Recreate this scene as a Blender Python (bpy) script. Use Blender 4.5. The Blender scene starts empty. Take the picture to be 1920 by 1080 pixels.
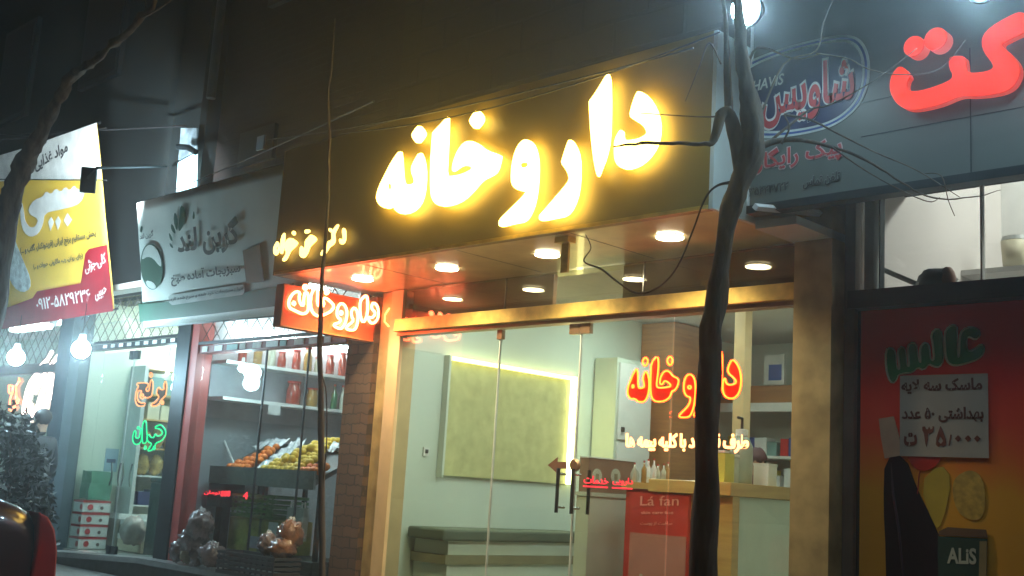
import bpy, math, random
from mathutils import Vector, Matrix, noise
random.seed(7)
SC = bpy.context.scene
COL = SC.collection

# ------------------------------------------------------------------ camera
F, EYE = 2150.0, 1.35
def _n(*v): return Vector(v).normalized()
CX = _n(2210, -245, -2150)                       # world X in camera coords (x right, y down, z forward)
_z = _n(750, -12100, 2150)
CZ = (_z - CX * _z.dot(CX)).normalized()
CY = CZ.cross(CX)
cam = bpy.data.cameras.new('camera')
cam.sensor_width = 36; cam.lens = F / 1920 * 36; cam.clip_start = .05; cam.clip_end = 500
co = bpy.data.objects.new('camera', cam); COL.objects.link(co)
right = Vector((CX.x, CY.x, CZ.x)); down = Vector((CX.y, CY.y, CZ.y)); fwd = Vector((CX.z, CY.z, CZ.z))
m = Matrix((right, -down, -fwd)).transposed().to_4x4(); m.translation = Vector((0, 0, EYE))
co.matrix_world = m
SC.camera = co

# ------------------------------------------------------------------ sky, exposure
w = bpy.data.worlds.new('World'); SC.world = w; w.use_nodes = True
nt = w.node_tree; sky = nt.nodes.new('ShaderNodeTexSky'); sky.sky_type = 'NISHITA'; sky.sun_disc = False
sky.sun_elevation = math.radians(-7); sky.sun_rotation = math.radians(200)
nt.links.new(sky.outputs[0], nt.nodes['Background'].inputs[0]); nt.nodes['Background'].inputs[1].default_value = .15
SC.view_settings.view_transform = 'Standard'; SC.view_settings.look = 'None'; SC.view_settings.exposure = 0; SC.view_settings.gamma = 1
SC.cycles.transparent_max_bounces = 32; SC.cycles.max_bounces = 10; SC.cycles.volume_bounces = 0
SC.cycles.sample_clamp_indirect = 4.0; SC.cycles.caustics_reflective = False; SC.cycles.caustics_refractive = False

# ------------------------------------------------------------------ planes measured in the photograph
def ray(px, py):
    c = Vector((px - 960, py - 540, F)); return Vector((c.dot(CX), c.dot(CY), c.dot(CZ)))
class Plane:
    def __init__(s, o, u, v): s.o, s.u, s.v = Vector(o), Vector(u).normalized(), Vector(v).normalized(); s.n = s.u.cross(s.v).normalized()
    def at(s, px, py, w=0):
        d = ray(px, py); e = Vector((0, 0, EYE)); o = s.o + s.n * w
        p = e + d * ((o - e).dot(s.n) / d.dot(s.n)); q = p - s.o
        return (q.dot(s.u), q.dot(s.v))
    def pt(s, a, b, w=0): return s.o + s.u * a + s.v * b + s.n * w
def YP(y): return Plane((0, y, 0), (1, 0, 0), (0, 0, 1))
def XP(x): return Plane((x, 0, 0), (0, 1, 0), (0, 0, 1))
def onY(px, py, y): return YP(y).pt(*YP(y).at(px, py))
def onX(px, py, x): return XP(x).pt(*XP(x).at(px, py))
def scl(pts, ox, oy, k): return [(ox + x * k, oy + y * k) for x, y in pts]

# ------------------------------------------------------------------ materials
def mat(name, col, rough=.6, metal=0, var=.15, ns=6, bump=0, coat=0, spec=.5, streak=None):
    m = bpy.data.materials.new(name); m.use_nodes = True; t = m.node_tree; b = t.nodes['Principled BSDF']
    b.inputs['Roughness'].default_value = rough; b.inputs['Metallic'].default_value = metal
    b.inputs['Coat Weight'].default_value = coat; b.inputs['Coat Roughness'].default_value = .06
    b.inputs['Specular IOR Level'].default_value = spec
    tc = t.nodes.new('ShaderNodeTexCoord'); mp = t.nodes.new('ShaderNodeMapping')
    if streak: mp.inputs['Scale'].default_value = streak
    n = t.nodes.new('ShaderNodeTexNoise'); n.inputs['Scale'].default_value = ns; n.inputs['Detail'].default_value = 6
    r = t.nodes.new('ShaderNodeValToRGB'); c = list(col) + [1]
    r.color_ramp.elements[0].position = .3; r.color_ramp.elements[1].position = .7
    r.color_ramp.elements[0].color = [x * (1 - var) for x in col] + [1]; r.color_ramp.elements[1].color = [min(1, x * (1 + var)) for x in col] + [1]
    t.links.new(tc.outputs['Object'], mp.inputs[0]); t.links.new(mp.outputs[0], n.inputs['Vector'])
    t.links.new(n.outputs['Fac'], r.inputs[0]); t.links.new(r.outputs[0], b.inputs['Base Color'])
    if bump:
        bp = t.nodes.new('ShaderNodeBump'); bp.inputs['Strength'].default_value = bump; bp.inputs['Distance'].default_value = .02
        t.links.new(n.outputs['Fac'], bp.inputs['Height']); t.links.new(bp.outputs[0], b.inputs['Normal'])
    return m
def glow(name, col, s, base=None):
    m = bpy.data.materials.new(name); m.use_nodes = True; b = m.node_tree.nodes['Principled BSDF']
    b.inputs['Base Color'].default_value = list(base or [x * .6 for x in col]) + [1]
    b.inputs['Emission Color'].default_value = list(col) + [1]; b.inputs['Emission Strength'].default_value = s
    return m
def glass(name, tint=(.86, .93, .9), boost=1.0, rough=.0):
    m = bpy.data.materials.new(name); m.use_nodes = True; t = m.node_tree; t.nodes.clear()
    o = t.nodes.new('ShaderNodeOutputMaterial'); mx = t.nodes.new('ShaderNodeMixShader'); tr = t.nodes.new('ShaderNodeBsdfTransparent'); gl = t.nodes.new('ShaderNodeBsdfGlossy')
    gl.inputs['Roughness'].default_value = rough; fr = t.nodes.new('ShaderNodeFresnel'); ge = t.nodes.new('ShaderNodeNewGeometry'); mr = t.nodes.new('ShaderNodeMapRange'); mr.inputs['To Min'].default_value = 1.45; mr.inputs['To Max'].default_value = 1 / 1.45
    t.links.new(ge.outputs['Backfacing'], mr.inputs['Value']); t.links.new(mr.outputs[0], fr.inputs[0])
    mu = t.nodes.new('ShaderNodeMath'); mu.operation = 'MULTIPLY'; mu.inputs[1].default_value = boost; mu.use_clamp = True
    nz = t.nodes.new('ShaderNodeTexNoise'); nz.inputs['Scale'].default_value = 3
    rp = t.nodes.new('ShaderNodeValToRGB'); rp.color_ramp.elements[0].color = [x * .93 for x in tint] + [1]; rp.color_ramp.elements[1].color = list(tint) + [1]
    t.links.new(nz.outputs['Fac'], rp.inputs[0]); t.links.new(rp.outputs[0], tr.inputs[0])
    t.links.new(fr.outputs[0], mu.inputs[0]); t.links.new(mu.outputs[0], mx.inputs[0]); t.links.new(tr.outputs[0], mx.inputs[1]); t.links.new(gl.outputs[0], mx.inputs[2]); t.links.new(mx.outputs[0], o.inputs[0])
    return m
def wood(name, a, b_, scale=(1, 1, 12), rough=.35, coat=.3):
    m = mat(name, a, rough, coat=coat, streak=scale, ns=2.5); r = [n for n in m.node_tree.nodes if n.type == 'VALTORGB'][0]
    r.color_ramp.elements[0].color = list(b_) + [1]; r.color_ramp.elements[1].color = list(a) + [1]; return m
def brickmat(name, c1, c2, mortar, sc=8):
    m = bpy.data.materials.new(name); m.use_nodes = True; t = m.node_tree; b = t.nodes['Principled BSDF']; b.inputs['Roughness'].default_value = .85
    tc = t.nodes.new('ShaderNodeTexCoord'); mp = t.nodes.new('ShaderNodeMapping'); mp.inputs['Rotation'].default_value = (math.radians(90), 0, 0)
    nd = t.nodes.new('ShaderNodeTexNoise'); nd.inputs['Scale'].default_value = 7
    ad = t.nodes.new('ShaderNodeMixRGB'); ad.blend_type = 'ADD'; ad.inputs[0].default_value = .06
    br = t.nodes.new('ShaderNodeTexBrick'); br.inputs['Scale'].default_value = sc; br.inputs['Color1'].default_value = list(c1) + [1]; br.inputs['Color2'].default_value = list(c2) + [1]
    br.inputs['Mortar'].default_value = list(mortar) + [1]; br.inputs['Mortar Size'].default_value = .03; br.inputs['Row Height'].default_value = .45; br.inputs['Brick Width'].default_value = 1.1
    bp = t.nodes.new('ShaderNodeBump'); bp.inputs['Strength'].default_value = 1; bp.inputs['Distance'].default_value = .03; bp.invert = True
    t.links.new(tc.outputs['Object'], mp.inputs[0]); t.links.new(mp.outputs[0], ad.inputs[1]); t.links.new(nd.outputs['Color'], ad.inputs[2]); t.links.new(ad.outputs[0], br.inputs['Vector'])
    t.links.new(br.outputs['Color'], b.inputs['Base Color']); t.links.new(br.outputs['Fac'], bp.inputs['Height']); t.links.new(bp.outputs[0], b.inputs['Normal'])
    return m

# ------------------------------------------------------------------ mesh helpers
class MB:
    def __init__(s): s.v, s.f, s.mi = [], [], []
    def add(s, vs, fs, mi=0):
        k = len(s.v); s.v += [Vector(x) for x in vs]; s.f += [tuple(i + k for i in f) for f in fs]; s.mi += [mi] * len(fs); return s
    def box(s, x0, x1, y0, y1, z0, z1, mi=0):
        return s.add([(x, y, z) for x in (x0, x1) for y in (y0, y1) for z in (z0, z1)],
                     [(0, 1, 3, 2), (4, 6, 7, 5), (0, 4, 5, 1), (2, 3, 7, 6), (0, 2, 6, 4), (1, 5, 7, 3)], mi)
    def obox(s, P, a0, a1, b0, b1, w0, w1, mi=0):
        return s.add([P.pt(a, b, w) for a in (a0, a1) for b in (b0, b1) for w in (w0, w1)],
                     [(0, 1, 3, 2), (4, 6, 7, 5), (0, 4, 5, 1), (2, 3, 7, 6), (0, 2, 6, 4), (1, 5, 7, 3)], mi)
    def prism(s, pts, vec, mi=0):
        n = len(pts); vec = Vector(vec); vs = [Vector(p) for p in pts] + [Vector(p) + vec for p in pts]
        return s.add(vs, [tuple(range(n)), tuple(range(2 * n - 1, n - 1, -1))] + [(i, (i + 1) % n, n + (i + 1) % n, n + i) for i in range(n)], mi)
    def tube(s, pts, rs, n=8, closed=False, mi=0):
        pts = [Vector(p) for p in pts]; L = len(pts)
        if not isinstance(rs, (list, tuple)): rs = [rs] * L
        vs, fs = [], []; ref = None
        for i, p in enumerate(pts):
            d = (pts[(i + 1) % L] - pts[i - 1]) if closed else (pts[min(i + 1, L - 1)] - pts[max(i - 1, 0)])
            d = d.normalized() if d.length > 1e-9 else Vector((0, 0, 1))
            if ref is None: ref = Vector((0, 0, 1)) if abs(d.z) < .8 else Vector((1, 0, 0))
            a = d.cross(ref).normalized(); b = a.cross(d).normalized(); ref = b
            vs += [p + (a * math.cos(2 * math.pi * k / n) + b * math.sin(2 * math.pi * k / n)) * rs[i] for k in range(n)]
        for i in range(L if closed else L - 1):
            j = (i + 1) % L
            fs += [(i * n + k, i * n + (k + 1) % n, j * n + (k + 1) % n, j * n + k) for k in range(n)]
        if not closed: fs += [tuple(range(n)), tuple(range(L * n - 1, (L - 1) * n - 1, -1))]
        return s.add(vs, fs, mi)
    def lathe(s, c, prof, n=16, mi=0, axis=(0, 0, 1)):
        c = Vector(c); ax = Vector(axis).normalized(); rf = Vector((1, 0, 0)) if abs(ax.x) < .8 else Vector((0, 1, 0)); a = ax.cross(rf).normalized(); b = ax.cross(a)
        vs = [c + ax * z + (a * math.cos(2 * math.pi * k / n) + b * math.sin(2 * math.pi * k / n)) * r for r, z in prof for k in range(n)]
        fs = [(i * n + k, i * n + (k + 1) % n, (i + 1) * n + (k + 1) % n, (i + 1) * n + k) for i in range(len(prof) - 1) for k in range(n)]
        fs += [tuple(range(n - 1, -1, -1)), tuple(range((len(prof) - 1) * n, len(prof) * n))]
        return s.add(vs, fs, mi)
    def blob(s, c, r, nz=0, freq=3, seg=14, mi=0):
        c = Vector(c); r = Vector(r) if hasattr(r, '__len__') else Vector((r, r, r)); R = seg // 2; vs, fs = [], []
        for i in range(R + 1):
            th = math.pi * i / R
            for k in range(seg):
                ph = 2 * math.pi * k / seg; d = Vector((math.sin(th) * math.cos(ph), math.sin(th) * math.sin(ph), math.cos(th)))
                q = 1 + (nz * noise.noise(d * freq + c * 7) if nz else 0); vs.append(c + Vector((d.x * r.x, d.y * r.y, d.z * r.z)) * q)
        for i in range(R):
            for k in range(seg): fs.append((i * seg + k, (i + 1) * seg + k, (i + 1) * seg + (k + 1) % seg, i * seg + (k + 1) % seg))
        return s.add(vs, fs, mi)

def tag(o, label=None, cat=None, group=None, kind=None):
    if label: o['label'] = label
    if cat: o['category'] = cat
    if group: o['group'] = group
    if kind: o['kind'] = kind
    return o
def build(name, mb, m, parent=None, label=None, cat=None, group=None, kind=None, smooth=False, bevel=0):
    vs = mb.v
    if parent is None:
        lo = Vector([min(v[i] for v in vs) for i in range(3)]); hi = Vector([max(v[i] for v in vs) for i in range(3)])
        org = Vector(((lo.x + hi.x) / 2, (lo.y + hi.y) / 2, lo.z))
    else: org = Vector(parent['_o'])
    me = bpy.data.meshes.new(name); me.from_pydata([v - org for v in vs], [], mb.f)
    for x in (m if isinstance(m, (list, tuple)) else [m]): me.materials.append(x)
    for p, i in zip(me.polygons, mb.mi): p.material_index = i; p.use_smooth = smooth
    me.validate(); me.update()
    import bmesh
    bm = bmesh.new(); bm.from_mesh(me); bmesh.ops.recalc_face_normals(bm, faces=bm.faces); bm.to_mesh(me); bm.free()
    o = bpy.data.objects.new(name, me); COL.objects.link(o)
    if parent is None: o.location = org; o['_o'] = list(org)
    else: o.parent = parent; o['_o'] = list(org)
    if bevel:
        b = o.modifiers.new('bevel', 'BEVEL'); b.width = bevel; b.segments = 2; b.limit_method = 'ANGLE'
    return tag(o, label, cat, group, kind)
def thing(name, loc, label, cat, group=None):
    o = bpy.data.objects.new(name, None); COL.objects.link(o); o.location = loc; o.empty_display_size = .1; o['_o'] = list(loc)
    return tag(o, label, cat, group)
def dup(o, loc, label=None, rotz=0, scale=1):
    c = o.copy(); COL.objects.link(c); c.location = loc; c.rotation_euler.z = rotz; c.scale = (scale,) * 3
    if label: c['label'] = label
    for ch in list(o.children):
        d = ch.copy(); COL.objects.link(d); d.parent = c
        for g in list(ch.children):
            e = g.copy(); COL.objects.link(e); e.parent = d
    return c

# ------------------------------------------------------------------ writing
_F = {'ا': 'FE8D FE8E', 'آ': 'FE81 FE82', 'ب': 'FE8F FE90 FE91 FE92', 'پ': 'FB56 FB57 FB58 FB59', 'ت': 'FE95 FE96 FE97 FE98', 'ج': 'FE9D FE9E FE9F FEA0',
      'چ': 'FB7A FB7B FB7C FB7D', 'ح': 'FEA1 FEA2 FEA3 FEA4', 'خ': 'FEA5 FEA6 FEA7 FEA8', 'د': 'FEA9 FEAA', 'ذ': 'FEAB FEAC', 'ر': 'FEAD FEAE', 'ز': 'FEAF FEB0',
      'س': 'FEB1 FEB2 FEB3 FEB4', 'ش': 'FEB5 FEB6 FEB7 FEB8', 'ط': 'FEC1 FEC2 FEC3 FEC4', 'ع': 'FEC9 FECA FECB FECC', 'غ': 'FECD FECE FECF FED0', 'ف': 'FED1 FED2 FED3 FED4',
      'ق': 'FED5 FED6 FED7 FED8', 'ک': 'FB8E FB8F FB90 FB91', 'گ': 'FB92 FB93 FB94 FB95', 'ل': 'FEDD FEDE FEDF FEE0', 'م': 'FEE1 FEE2 FEE3 FEE4', 'ن': 'FEE5 FEE6 FEE7 FEE8',
      'و': 'FEED FEEE', 'ه': 'FEE9 FEEA FEEB FEEC', 'ی': 'FBFC FBFD FBFE FBFF', 'ئ': 'FE89 FE8A FE8B FE8C', 'ﻻ': 'FEFB FEFC'}
_F = {k: [chr(int(x, 16)) for x in v.split()] for k, v in _F.items()}
def fa(s):
    s = s.replace('لا', 'ﻻ'); out = []
    for i, ch in enumerate(s):
        if ch not in _F: out.append(ch); continue
        pj = i > 0 and s[i - 1] in _F and len(_F[s[i - 1]]) == 4
        nj = len(_F[ch]) == 4 and i + 1 < len(s) and s[i + 1] in _F
        out.append(_F[ch][(3 if pj else 2) if nj else (1 if pj else 0)])
    r, i = [], 0; out = out[::-1]
    while i < len(out):
        if out[i] in '۰۱۲۳۴۵۶۷۸۹/-0123456789':
            j = i
            while j < len(out) and out[j] in '۰۱۲۳۴۵۶۷۸۹/-0123456789': j += 1
            r += out[i:j][::-1]; i = j
        else: r.append({'(': ')', ')': '('}.get(out[i], out[i])); i += 1
    return ''.join(r)
def curve_mesh(c):
    o = bpy.data.objects.new('tmp', c); COL.objects.link(o); bpy.context.view_layer.update()
    me = o.to_mesh(); vs = [v.co.copy() for v in me.vertices]; fs = [tuple(p.vertices) for p in me.polygons]; o.to_mesh_clear()
    bpy.data.objects.remove(o); bpy.data.curves.remove(c); return vs, fs
def write(mb, P, s, p0, p1, h, depth=.004, w0=.002, bold=.012, tube=0, persian=True, mi=0, slant=0):
    """letters on plane P from pixel p0 to p1 (bottom left to bottom right), h pixels tall"""
    c = bpy.data.curves.new('t', 'FONT'); c.body = fa(s) if persian else s; c.resolution_u = 3
    if tube: c.fill_mode = 'NONE'; c.bevel_depth = .03; c.bevel_resolution = 1; c.resolution_u = 3
    else: c.extrude = .5
    c.offset = bold
    vs, fs = curve_mesh(c)
    if not vs: return mb
    x0 = min(v.x for v in vs); x1 = max(v.x for v in vs); y0 = min(v.y for v in vs); y1 = max(v.y for v in vs)
    a0 = Vector(P.at(*p0, w0 + depth)); a1 = Vector(P.at(*p1, w0 + depth)); up = Vector(P.at(p0[0] + h * .06, p0[1] - h, w0 + depth)) - a0
    up = Vector((0, up.length)); d = a1 - a0; out = []
    if tube: kx = d.length / (x1 - x0); ky = up.length / (y1 - y0)
    for v in vs:
        u, t = (v.x - x0) / (x1 - x0), (v.y - y0) / (y1 - y0); q = a0 + d * u + up * t + Vector((slant * t, 0))
        out.append(P.pt(q.x, q.y, w0 + (tube + v.z / .03 * tube if tube else (v.z + .5) * depth)))
    return mb.add(out, fs, mi)
def lines(parent, m, P, rows, depth=.002, w0=.002):
    for s_, p0, p1, h, bold in rows:
        mb = MB(); write(mb, P, s_, p0, p1, h, depth, w0, bold, persian=not s_.isascii()); build('text_line', mb, m, parent)
ORD = ['first', 'second', 'third', 'fourth', 'fifth', 'sixth', 'seventh', 'eighth', 'ninth', 'tenth', 'eleventh', 'twelfth'] + ['%dth' % i for i in range(13, 60)]
def smoothloop(pts, it=1):
    for _ in range(it):
        q = []
        for i, p in enumerate(pts):
            n = pts[(i + 1) % len(pts)]; q += [(p[0] * .75 + n[0] * .25, p[1] * .75 + n[1] * .25), (p[0] * .25 + n[0] * .75, p[1] * .25 + n[1] * .75)]
        pts = q
    return pts
def shape(mb, P, loops, depth, w0=0, sm=1, mi=0, pixel=True):
    """solid letter with holes, outline given in pixels on plane P"""
    c = bpy.data.curves.new('s', 'CURVE'); c.dimensions = '2D'; c.fill_mode = 'BOTH'; c.extrude = .5
    for lp in loops:
        pts = [P.at(*p, w0 + depth) if pixel else p for p in lp]; pts = smoothloop(pts, sm) if sm else pts
        s = c.splines.new('POLY'); s.points.add(len(pts) - 1); s.use_cyclic_u = True
        for a, b in zip(s.points, pts): a.co = (b[0], b[1], 0, 1)
    vs, fs = curve_mesh(c)
    return mb.add([P.pt(v.x, v.y, w0 + (v.z + .5) * depth) for v in vs], fs, mi)
def neon(mb, P, lp, r, w0, sm=1, closed=True):
    pts = [P.at(*p, w0) for p in lp]
    if closed: pts = smoothloop(pts, sm)
    return mb.tube([P.pt(a, b, w0) for a, b in pts], r, 6, closed)

# ------------------------------------------------------------------ palette
Mx = {
 'road': mat('road', (.045, .045, .047), .55, ns=25, bump=.4), 'pave': mat('pave', (.16, .16, .15), .6, ns=12, bump=.3), 'kerb': mat('kerb', (.3, .29, .27), .8),
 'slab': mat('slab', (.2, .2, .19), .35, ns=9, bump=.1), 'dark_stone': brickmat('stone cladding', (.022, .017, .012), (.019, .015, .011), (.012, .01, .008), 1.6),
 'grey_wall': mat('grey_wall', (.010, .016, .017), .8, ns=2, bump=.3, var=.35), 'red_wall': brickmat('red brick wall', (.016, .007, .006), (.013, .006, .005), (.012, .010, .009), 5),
 'sign_brown': mat('sign_brown', (.21, .15, .035), .45, ns=2, var=.12), 'soffit': mat('soffit', (.62, .56, .32), .3, ns=5, var=.16, coat=.35),
 'pale_panel': mat('pale_panel', (.55, .62, .6), .4, var=.05), 'frame_gold': mat('frame_gold', (.62, .43, .12), .35, metal=.3, ns=9, var=.28),
 'pillar': mat('pillar', (.42, .31, .15), .45, ns=5, var=.35, bump=.12), 'beige': mat('beige', (.6, .42, .22), .4, var=.1),
 'brick': brickmat('stacked stone', (.13, .07, .04), (.09, .05, .03), (.04, .025, .017), 5),
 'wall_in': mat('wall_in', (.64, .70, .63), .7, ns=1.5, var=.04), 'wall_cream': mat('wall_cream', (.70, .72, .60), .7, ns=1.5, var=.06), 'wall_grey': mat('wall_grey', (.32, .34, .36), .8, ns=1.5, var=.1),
 'white': mat('white', (.75, .75, .73), .5, var=.05), 'floor_in': mat('floor_in', (.35, .33, .3), .25, ns=4), 'ceil': mat('ceil', (.7, .7, .68), .8, var=.03),
 'stone_panel': mat('stone_panel', (.58, .55, .27), .8, ns=9, var=.14, bump=.3), 'dark_metal': mat('dark_metal', (.03, .04, .045), .4, metal=.6), 'steel': mat('steel', (.5, .5, .5), .2, metal=1),
 'brass': mat('brass', (.35, .22, .13), .35, metal=.7), 'red_paint': mat('red_paint', (.35, .06, .05), .45), 'red': mat('red', (.5, .03, .03), .4), 'redprint': mat('redprint', (.45, .03, .02), .45, ns=3, var=.15),
 'black': mat('black', (.015, .015, .017), .5), 'bark': mat('bark', (.085, .06, .042), .85, ns=16, bump=1.0, var=.55, streak=(1, 1, .22)), 'twig': mat('twig', (.05, .035, .028), .8, ns=10),
 'leaf': mat('leaf', (.012, .02, .013), .5, ns=9, var=.4), 'bench': mat('bench', (.10, .12, .09), .6), 'bench_band': mat('bench_band', (.22, .19, .11), .5), 'wood_brown': wood('wood_brown', (.42, .2, .07), (.3, .13, .05)),
 'wood_yellow': wood('wood_yellow', (.55, .36, .13), (.43, .26, .09)), 'white_panel': mat('white_panel', (.55, .6, .52), .5, var=.05), 'counter': mat('counter', (.45, .46, .38), .5, var=.05),
 'green_print': mat('green_print', (.05, .22, .11), .5), 'green_dark': mat('green_dark', (.012, .04, .03), .5), 'navy': mat('navy', (.01, .02, .09), .4), 'blue': mat('blue', (.04, .10, .35), .4),
 'grey_board': mat('grey_board', (.11, .13, .12), .45, ns=1.2, var=.12, streak=(.4, 1, 3)), 'paper': mat('paper', (.62, .62, .6), .7), 'cloth_white': mat('banner_white', (.74, .78, .72), .55, ns=2, var=.08),
 'yellow_print': mat('yellow_print', (.75, .5, .06), .55, ns=2, var=.08), 'orange_print': mat('orange_print', (.62, .26, .03), .5, ns=2, var=.2), 'text_dark': mat('text_dark', (.03, .03, .035), .6),
 'orange': mat('orange_skin', (.85, .2, .01), .45, ns=40, bump=.15), 'lemon': mat('lemon_skin', (.85, .55, .03), .42, ns=40, bump=.15), 'plastic_bag': mat('plastic_bag', (.20, .15, .15), .18, ns=10, var=.5, bump=.9, coat=.6),
 'bag_brown': mat('bag_brown', (.22, .1, .05), .2, ns=9, var=.5, bump=.9, coat=.6), 'film': mat('film', (.7, .72, .75), .2, ns=12, bump=.9, coat=.5), 'crate_green': mat('crate_green', (.03, .16, .03), .4),
 'crate_dark': mat('crate_dark', (.03, .032, .035), .5), 'cabinet_green': mat('cabinet_green', (.035, .075, .07), .4, var=.1), 'card': mat('card', (.45, .36, .22), .7), 'box_cream': mat('box_cream', (.6, .55, .4), .6, var=.15),
 'rice_gold': mat('rice_gold', (.55, .38, .13), .25, ns=14, bump=.8, var=.5, coat=.4), 'car_red': mat('car_red', (.045, .004, .008), .3, coat=1, metal=.2), 'rubber': mat('rubber', (.02, .02, .02), .7), 'tail': mat('tail', (.45, .01, .01), .15, coat=1),
 'skin': mat('skin', (.45, .27, .18), .5), 'jacket': mat('jacket', (.02, .025, .035), .7), 'trouser': mat('trouser', (.03, .03, .04), .8), 'maroon': mat('maroon', (.10, .02, .03), .8),
 'jar_red': mat('jar_red', (.3, .04, .02), .15, coat=1), 'jar_amber': mat('jar_amber', (.35, .2, .05), .15, coat=1), 'bottle_green': mat('bottle_green', (.05, .16, .07), .1, coat=1), 'bottle_pale': mat('bottle_pale', (.5, .5, .4), .15, coat=1), 'cap': mat('cap', (.5, .05, .04), .4),
 'pack_yellow': mat('pack_yellow', (.6, .55, .1), .5), 'teal_card': mat('teal_card', (.2, .35, .34), .5), 'shelf_grey': mat('shelf_grey', (.5, .52, .5), .5), 'pane': glass('window glass', boost=1.5), 'pane_dark': glass('transom glass', (.8, .82, .74), 3.2), 'maroon_acrylic': mat('maroon_acrylic', (.35, .02, .01), .3, coat=.5),
 'lit_yellow': glow('lit_yellow', (1, .68, .13), 13), 'lit_small': glow('lit_small', (1, .72, .18), 4), 'neon_red': glow('neon_red', (1, .045, .004), 30), 'neon_line': glow('neon_line', (1, .30, .10), 10), 'neon_white': glow('neon_white', (1, .16, .06), 26), 'neon_amber': glow('neon_amber', (1, .30, .06), 7),
 'neon_orange': glow('neon_orange', (1, .28, .10), 3.6), 'neon_green': glow('neon_green', (.0, .85, .3), 2.2), 'downlight': glow('downlight', (1, .86, .55), 28), 'led_white': glow('led_white', (.55, .86, 1), 330), 'flood': glow('flood', (.5, .82, 1), 450),
 'panel_light': glow('panel_light', (.88, 1, .92), 26), 'cove': glow('cove', (1, .88, .35), 5.5), 'lit_redletter': glow('lit_redletter', (1, .03, .0), 1.1, (.04, .001, .001)), 'red_side': glow('red_side', (1, .05, .03), .5, (.5, .15, .12)),
 'led_red': glow('led_red', (1, .03, .05), 2.6), 'lit_white_sign': glow('lit_white_sign', (.55, .9, 1), 4), 'neon_pinkwhite': glow('neon_pinkwhite', (1, .72, .65), 6), 'fluor': glow('fluor', (.85, .95, 1), 90), 'warm_panel': glow('warm_panel', (1, .93, .9), 70),
}
G = Mx

# ================================================================== SETTING
build('ground', MB().box(-90, 60, -60, 120, -.4, 0), G['road'], kind='structure')
build('pavement', MB().box(-60, 40, 4.3, 6.32, .004, .2), G['pave'], kind='structure')
build('kerb', MB().box(-60, 40, 4.14, 4.296, .004, .215), G['kerb'], kind='structure', bevel=.015)

# ---- buildings (upper storeys, walls)
bl = thing('apartment_building', (-8, 8, 0), 'dark upper storeys of the building rising above the whole row of lit shops', 'building')
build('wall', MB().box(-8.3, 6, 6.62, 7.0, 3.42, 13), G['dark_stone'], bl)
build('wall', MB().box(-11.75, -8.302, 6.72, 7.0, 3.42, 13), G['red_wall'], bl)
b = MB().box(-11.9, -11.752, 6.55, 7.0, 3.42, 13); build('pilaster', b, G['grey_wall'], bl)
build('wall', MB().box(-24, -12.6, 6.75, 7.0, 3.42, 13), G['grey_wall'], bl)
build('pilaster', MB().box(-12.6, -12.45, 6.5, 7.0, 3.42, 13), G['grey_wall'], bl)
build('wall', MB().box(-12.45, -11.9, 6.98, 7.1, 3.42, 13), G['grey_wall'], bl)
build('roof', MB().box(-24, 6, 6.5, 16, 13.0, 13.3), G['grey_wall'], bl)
build('ledge', MB().box(-24, 6, 6.42, 6.6, 9.6, 9.78), G['grey_wall'], bl)
for x in (-21, -18, -15, -10.2, -6.5, -3.2):
    y = 6.60 if x > -8 else 6.66
    for z in (7.4, 10.6):
        f = MB().box(x - .6, x + .6, y - .04, y + .03, z - .8, z + .8); fr = build('window', f, G['dark_metal'], bl)
        build('pane', MB().box(x - .53, x + .53, y - .052, y - .042, z - .73, z + .73), G['black'], fr)
p = onY(470, 248, 6.7); q = onY(505, 300, 6.7)
wf = build('window', MB().box(p.x - .15, q.x + .1, 6.66, 6.71, q.z, p.z), G['black'], bl)
build('curtain', MB().box(q.x - .18, q.x - .04, 6.63, 6.655, q.z + .12, p.z - .12), G['wall_grey'], wf)
t = MB(); xx = onY(407, 120, 6.5).x
t.tube([(xx, 6.47, 5.62), (xx, 6.47, 12.9)], .055, 10); t.box(xx - .08, xx + .08, 6.42, 6.5, 7.0, 7.06); build('downpipe', t, mat('pipe_grey', (.09, .10, .10), .6), bl)

def room(label, x0, x1, yb, zf, zc, mwall, mfloor=None, y0=6.42, extra=None):
    r = thing('shop_room', ((x0 + x1) / 2, y0, zf), label, 'shop interior')
    build('side_wall', MB().box(x0 - .1, x0, y0, yb, zf, zc), mwall, r)
    build('side_wall', MB().box(x1, x1 + .1, y0, yb, zf, zc), mwall, r)
    build('back_wall', MB().box(x0 - .1, x1 + .1, yb + .002, yb + .12, zf, zc), mwall, r)
    build('floor', MB().box(x0 - .1, x1 + .1, y0, yb, zf - .1, zf - .002), mfloor or G['floor_in'], r)
    build('ceiling', MB().box(x0 - .1, x1 + .1, y0, yb + .1, zc + .002, zc + .08), G['ceil'], r)
    return r

# ================================================================== PHARMACY
PH = room('pale grey green interior of the pharmacy behind the glass doors', -7.92, -3.6, 12.0, .25, 3.3, G['wall_in'], y0=6.52)
for cx, cy in ((-6.8, 6.95), (-5.2, 6.95), (-6.8, 9.1), (-5.0, 9.1)):
    build('ceiling_light', MB().box(cx - .3, cx + .3, cy - .3, cy + .3, 3.27, 3.3), G['panel_light'], None, 'square white pharmacy ceiling light panel at the %s %s' % ('front' if cy < 8 else 'back', 'left' if cx < -6 else 'right'), 'ceiling light', 'ceiling light panels in the pharmacy')
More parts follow.
